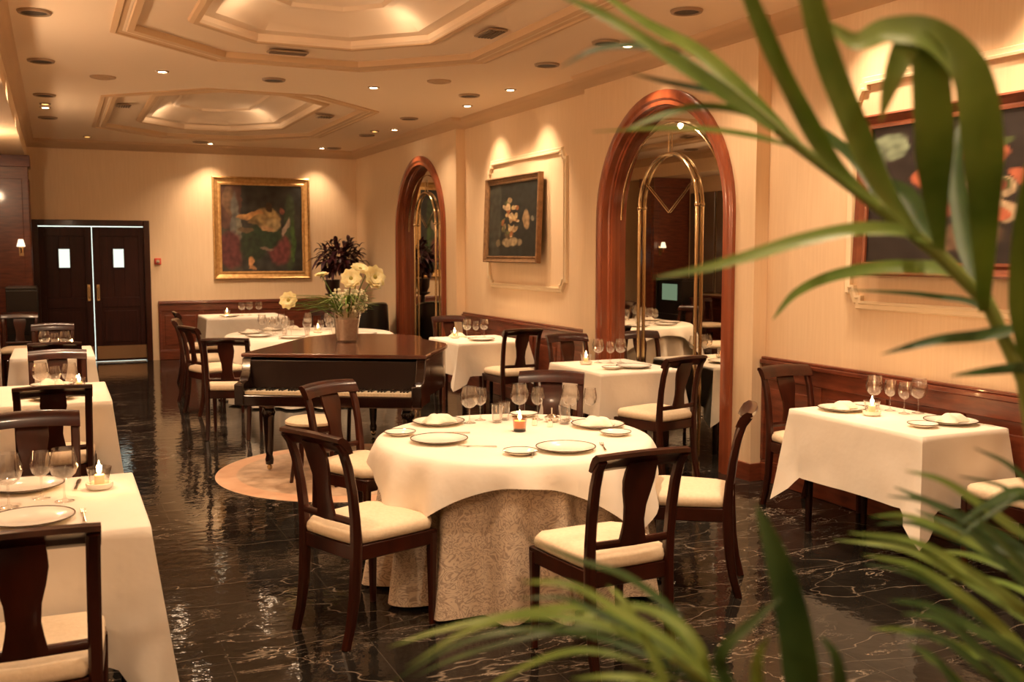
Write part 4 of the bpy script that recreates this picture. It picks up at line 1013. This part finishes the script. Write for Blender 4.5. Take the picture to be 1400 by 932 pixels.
# left far cabinet with a lit screen facing the room
cb = empty('display_cabinet', (-.42, 14.95, 0)); tag(cb, 'black cabinet with a small pale green lit screen at the far left', 'cabinet')
MB().box(-.18, .18, -.42, .42, 0, .62).box(-.18, .18, -.42, .42, 1.20, 1.24).box(-.18, .19, -.42, -.38, .62, 1.2).box(-.18, .19, .38, .42, .62, 1.2).box(-.18, -.15, -.38, .38, .62, 1.2).build('body', M['black'], cb, smooth=False, bevel=.006)
MB().box(.15, .155, -.37, .37, .62, 1.2).build('glass_front', M['black'], cb, smooth=False)
MB().box(.155, .16, -.22, .25, .86, 1.14).build('lit_screen', M['screen'], cb, smooth=False)
sc = empty('wall_sconce', (-.42, 15.55, 1.72)); tag(sc, 'small brass wall lamp with cream shade on the far left column', 'wall lamp')
mb = MB().box(-.03, .03, -.02, 0, -.08, .08); mb.tube([(0, -.02, 0), (0, -.10, -.03), (0, -.12, .04)], .008, 8); mb.build('bracket', M['brass'], sc)
MB().lathe([(.055, 0), (.03, .10)], 16, (0, -.12, .05)).build('shade', emit('sconce_shade', (1, .78, .5), 1.6), sc)

# ------------------------------------------------------------------ foreground palm
pm = empty('potted_palm', (1.30, .62, 0)); tag(pm, 'large green palm in the right foreground with arching blurred leaves', 'potted palm')
po = Vector((1.30, .62, 0))
MB().lathe([(.001, .004), (.17, .004), (.19, .03), (.23, .40), (.245, .42), (.245, .45), (.22, .45), (.205, .40), (.001, .38)], 32).build('pot', M['pot'], pm)
MB().lathe([(.001, .40), (.10, .405), (.21, .39)], 24).build('soil', M['soil'], pm)
def W3(px, py, d):   # point on the viewing ray at camera depth d
    return Vector((0, 0, 1.7)) + RAY(px, py)/f_*d - po
def frond(name, leaves, rach, m_=None):
    """leaves: list of (width_m, dark, [(px, py, depth)...] base -> tip)"""
    mb = MB(); mb.tube([W3(*p) for p in rach[0]] , rach[1], 7); fr_ = mb.build('frond', M['rachis'], pm)
    for w, dk, pts in leaves:
        mb = MB(); P = [W3(*p) for p in pts]
        view = (Vector((0, 0, 1.7)) - po - P[len(P)//2]).normalized()
        up = (view + Vector((0, 0, .55))).normalized()
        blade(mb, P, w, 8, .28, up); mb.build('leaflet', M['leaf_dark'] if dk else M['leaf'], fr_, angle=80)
px2m = lambda px, d: px*d/f_
LW = [.95]
EX = [None]
def lf(wpx, dk, pts): 
    d = sum(p[2] for p in pts)/len(pts)
    if EX[0] is not None:
        jx, jy = random.uniform(-38, 38), random.uniform(8, 46); q = random.uniform(.03, .14); n_ = len(pts)-1
        EX[0].append((px2m(wpx, d)*LW[0]*.8, 1 if random.random() < .6 else 0, [(x+jx*i/n_, y+jy*(.4+.6*i/n_), z+q*i/n_) for i, (x, y, z) in enumerate(pts)]))
    return (px2m(wpx, d)*LW[0], dk, pts)
D = 1.15
up_r = ([(1420, 1500, 1.35), (1440, 1000, 1.30), (1430, 700, 1.25), (1400, 520, 1.2), (1350, 415, 1.18), (1280, 345, 1.15), (1190, 275, 1.12), (1090, 200, 1.1), (1000, 125, 1.06), (930, 75, 1.03)], [.012, .011, .010, .009, .008, .008, .007, .006, .005, .003])
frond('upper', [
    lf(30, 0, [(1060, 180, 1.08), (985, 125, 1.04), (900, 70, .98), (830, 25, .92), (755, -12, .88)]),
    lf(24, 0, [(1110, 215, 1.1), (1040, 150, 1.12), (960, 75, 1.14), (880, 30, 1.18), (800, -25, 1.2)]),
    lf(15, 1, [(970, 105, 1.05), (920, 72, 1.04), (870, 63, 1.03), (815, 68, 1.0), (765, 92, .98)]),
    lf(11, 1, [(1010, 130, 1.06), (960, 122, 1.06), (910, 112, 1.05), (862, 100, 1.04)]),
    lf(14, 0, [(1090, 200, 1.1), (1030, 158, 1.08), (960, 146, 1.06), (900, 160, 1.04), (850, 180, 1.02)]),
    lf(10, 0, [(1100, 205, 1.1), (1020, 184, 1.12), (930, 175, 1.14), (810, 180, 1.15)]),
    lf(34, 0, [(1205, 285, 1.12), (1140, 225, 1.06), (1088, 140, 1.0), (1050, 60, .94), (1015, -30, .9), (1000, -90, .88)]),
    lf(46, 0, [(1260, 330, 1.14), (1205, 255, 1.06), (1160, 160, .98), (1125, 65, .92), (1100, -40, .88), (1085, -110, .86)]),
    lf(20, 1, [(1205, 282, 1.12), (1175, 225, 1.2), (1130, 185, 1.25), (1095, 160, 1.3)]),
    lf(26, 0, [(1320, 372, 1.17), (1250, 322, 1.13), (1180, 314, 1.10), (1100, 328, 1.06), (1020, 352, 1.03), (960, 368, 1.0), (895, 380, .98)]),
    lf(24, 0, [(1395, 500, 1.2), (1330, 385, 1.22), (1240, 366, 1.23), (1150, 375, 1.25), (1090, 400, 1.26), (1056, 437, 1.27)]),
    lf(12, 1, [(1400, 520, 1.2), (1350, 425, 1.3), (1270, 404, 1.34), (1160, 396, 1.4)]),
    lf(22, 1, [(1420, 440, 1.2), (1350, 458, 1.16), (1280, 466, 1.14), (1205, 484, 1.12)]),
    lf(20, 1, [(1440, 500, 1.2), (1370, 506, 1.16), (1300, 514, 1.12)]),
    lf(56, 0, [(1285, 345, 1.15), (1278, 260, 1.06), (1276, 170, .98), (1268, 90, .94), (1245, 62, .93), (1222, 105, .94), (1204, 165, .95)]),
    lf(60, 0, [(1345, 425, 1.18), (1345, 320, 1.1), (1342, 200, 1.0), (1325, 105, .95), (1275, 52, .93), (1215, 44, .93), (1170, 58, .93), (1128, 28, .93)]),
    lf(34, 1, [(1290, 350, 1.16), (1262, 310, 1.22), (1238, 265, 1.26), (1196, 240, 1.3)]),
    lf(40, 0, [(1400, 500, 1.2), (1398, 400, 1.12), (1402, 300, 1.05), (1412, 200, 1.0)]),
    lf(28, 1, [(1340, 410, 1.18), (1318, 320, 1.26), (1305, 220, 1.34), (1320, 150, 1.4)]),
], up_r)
LW[0] = .72; EX[0] = []; random.seed(21)
lr = ([(1420, 1500, 1.35), (1500, 1150, 1.3), (1540, 930, 1.25), (1500, 800, 1.2), (1430, 720, 1.15)], [.012, .010, .008, .006, .004])
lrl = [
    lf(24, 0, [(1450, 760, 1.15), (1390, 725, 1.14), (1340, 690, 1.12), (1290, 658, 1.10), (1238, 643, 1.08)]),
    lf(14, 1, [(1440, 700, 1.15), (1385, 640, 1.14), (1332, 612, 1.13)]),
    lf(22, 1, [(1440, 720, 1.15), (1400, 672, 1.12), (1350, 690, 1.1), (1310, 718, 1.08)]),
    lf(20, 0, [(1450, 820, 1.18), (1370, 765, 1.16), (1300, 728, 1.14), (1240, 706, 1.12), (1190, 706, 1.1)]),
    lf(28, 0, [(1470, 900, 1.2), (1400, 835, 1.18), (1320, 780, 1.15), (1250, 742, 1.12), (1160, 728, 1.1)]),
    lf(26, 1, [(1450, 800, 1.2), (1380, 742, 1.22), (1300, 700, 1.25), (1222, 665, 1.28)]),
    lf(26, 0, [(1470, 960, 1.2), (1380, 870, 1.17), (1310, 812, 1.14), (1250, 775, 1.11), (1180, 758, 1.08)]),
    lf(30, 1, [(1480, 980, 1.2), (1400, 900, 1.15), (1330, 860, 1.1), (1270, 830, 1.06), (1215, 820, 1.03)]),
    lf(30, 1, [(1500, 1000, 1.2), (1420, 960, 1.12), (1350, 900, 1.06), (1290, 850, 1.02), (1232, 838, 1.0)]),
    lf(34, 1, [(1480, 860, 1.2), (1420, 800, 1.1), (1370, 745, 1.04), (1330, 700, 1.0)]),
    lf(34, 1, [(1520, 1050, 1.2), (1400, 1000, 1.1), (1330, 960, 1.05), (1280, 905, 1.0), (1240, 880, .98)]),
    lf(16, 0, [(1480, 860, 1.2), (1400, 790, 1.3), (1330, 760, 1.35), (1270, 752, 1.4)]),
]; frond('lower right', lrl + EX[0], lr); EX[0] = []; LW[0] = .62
lc = ([(1420, 1500, 1.35), (1250, 1200, 1.15), (1100, 1030, 1.0), (990, 950, .95), (920, 900, .93)], [.012, .010, .008, .006, .003])
lcl = [
    lf(22, 0, [(960, 930, .95), (890, 882, .93), (810, 850, .92), (720, 842, .92), (640, 862, .93), (555, 912, .94)]),
    lf(20, 0, [(980, 945, .95), (900, 872, .97), (800, 832, 1.0), (700, 840, 1.02), (600, 862, 1.05), (530, 885, 1.06)]),
    lf(26, 0, [(1000, 960, .95), (930, 890, .92), (850, 838, .9), (780, 800, .88), (712, 795, .88)]),
    lf(24, 0, [(925, 990, .93), (905, 925, .92), (880, 870, .92), (852, 822, .92), (830, 800, .93)]),
    lf(26, 0, [(960, 1000, .95), (965, 920, .94), (945, 870, .94), (905, 838, .95), (860, 822, .96)]),
    lf(14, 0, [(930, 930, .93), (840, 895, .93), (770, 892, .93), (690, 925, .93), (650, 960, .93)]),
    lf(20, 0, [(960, 980, .95), (900, 935, .93), (840, 925, .92), (780, 928, .92)]),
    lf(20, 1, [(980, 960, .95), (930, 850, .98), (860, 790, 1.02), (790, 765, 1.06), (720, 735, 1.1)]),
    lf(18, 0, [(1000, 960, .95), (900, 840, 1.0), (820, 838, 1.05), (745, 860, 1.08)]),
    lf(82, 1, [(1110, 1060, 1.0), (1096, 930, .97), (1082, 840, .96), (1060, 760, .95), (1034, 690, .95)]),
    lf(34, 1, [(1080, 1060, 1.0), (1010, 960, .95), (985, 900, .92), (1030, 850, .9), (1070, 815, .89)]),
    lf(34, 0, [(1060, 1080, 1.0), (1040, 980, .95), (1035, 910, .92), (1050, 870, .9)]),
    lf(36, 1, [(1150, 1060, 1.0), (1150, 960, .95), (1142, 900, .92), (1120, 868, .9)]),
]; frond('lower centre', lcl + EX[0][:3], lc)
MB().tube([(0, 0, .38), (.01, 0, .6), (0, 0, .75)], [.035, .03, .02], 10).build('trunk', M['rachis'], pm)

# ------------------------------------------------------------------ lighting
def plight(x, y, z, p, rad=.12, col=(1, .69, .43)):  # unseen fill points with no fixture modelled
    l = bpy.data.lights.new('lamp', 'POINT'); l.energy = p; l.color = col; l.shadow_soft_size = rad
    o = bpy.data.objects.new('fill_light', l); COL.objects.link(o); o.location = (x, y, z)
def dlight(x, y, p, size=110, z=H-.03, rad=.06, tgt=None):
    l = bpy.data.lights.new('down', 'SPOT'); l.energy = p; l.color = (1, .69, .43); l.shadow_soft_size = rad; l.spot_size = R(size); l.spot_blend = .8
    o = bpy.data.objects.new('down_or_fill_light', l); COL.objects.link(o); o.location = (x, y, z)
    if tgt: o.rotation_euler = (Vector(tgt) - Vector((x, y, z))).to_track_quat('-Z', 'Y').to_euler()
for x, y, p in ((2.1, 4.2, 190), (4.1, 4.3, 105), (.0, 3.4, 80), (4.06, 6.05, 60), (4.07, 7.2, 80), (4.1, 10.2, 110), (-.07, 7.94, 80), (-.05, 9.91, 80), (-.04, 12.03, 50), (2.0, 10.06, 120), (2.08, 16.1, 50), (4.1, 12.25, 50), (2.0, 1.4, 120), (3.0, 2.9, 80), (.9, -1.2, 90), (3.2, -1.2, 90)):
    dlight(x, y, p, 120)
for x, y, p in ((2.0, 7.4, 110), (2.5, 11.6, 230), (2.4, 14.6, 120), (1.1, 13.4, 80)):
    dlight(x, y, p, 130, H+.2)
for x, y in ((1.4, 5.8), (2.6, 5.8), (1.4, 8.0), (2.6, 8.0), (1.4, 12.2), (2.6, 12.2), (1.4, 14.4), (2.6, 14.4)):  # points added to lift the tray interiors, no lamps there
    plight(x, y, H+.10, 1.2, .04)
for x, y, z, p in ((.4, -1.6, 2.6, 16), (3.2, -1.6, 2.6, 16), (-.8, 1.5, 2.4, 30), (-.8, 6.3, 2.4, 40), (-.8, 8.2, 2.4, 30), (-.8, 12.6, 2.6, 30)):  # alcove points added to brighten the ceiling, others fill from behind the camera
    plight(x, y, z, p, .06)
dlight(2.4, 14.2, 110, 100, tgt=(2.5, 15.2, .6)); dlight(1.0, .4, 45, 140)  # spots added to brighten the far tablecloth and the palm leaves
w = bpy.data.worlds.new('W'); S.world = w; w.use_nodes = True
w.node_tree.nodes['Background'].inputs[0].default_value = (1, .72, .45, 1); w.node_tree.nodes['Background'].inputs[1].default_value = .05

# ------------------------------------------------------------------ camera
cam = bpy.data.cameras.new('cam'); cam.sensor_width = 36; cam.lens = 36*1380/1400; cam.clip_start = .05
cam.dof.use_dof = True; cam.dof.focus_distance = 5.6; cam.dof.aperture_fstop = 4.0
co = bpy.data.objects.new('camera', cam); COL.objects.link(co); co.location = (0, 0, 1.7); co.rotation_euler = (R(90)-pit, 0, -yw)
S.camera = co
S.view_settings.view_transform = 'Standard'; S.view_settings.look = 'None'; S.view_settings.gamma = 1; S.view_settings.use_curve_mapping = False
S.view_settings.exposure = 0.5
S.cycles.use_denoising = True
S.cycles.max_bounces = 10; S.cycles.transparent_max_bounces = 24; S.cycles.diffuse_bounces = 6; S.cycles.glossy_bounces = 5
S.cycles.sample_clamp_indirect = 6; S.cycles.caustics_reflective = False; S.cycles.caustics_refractive = False
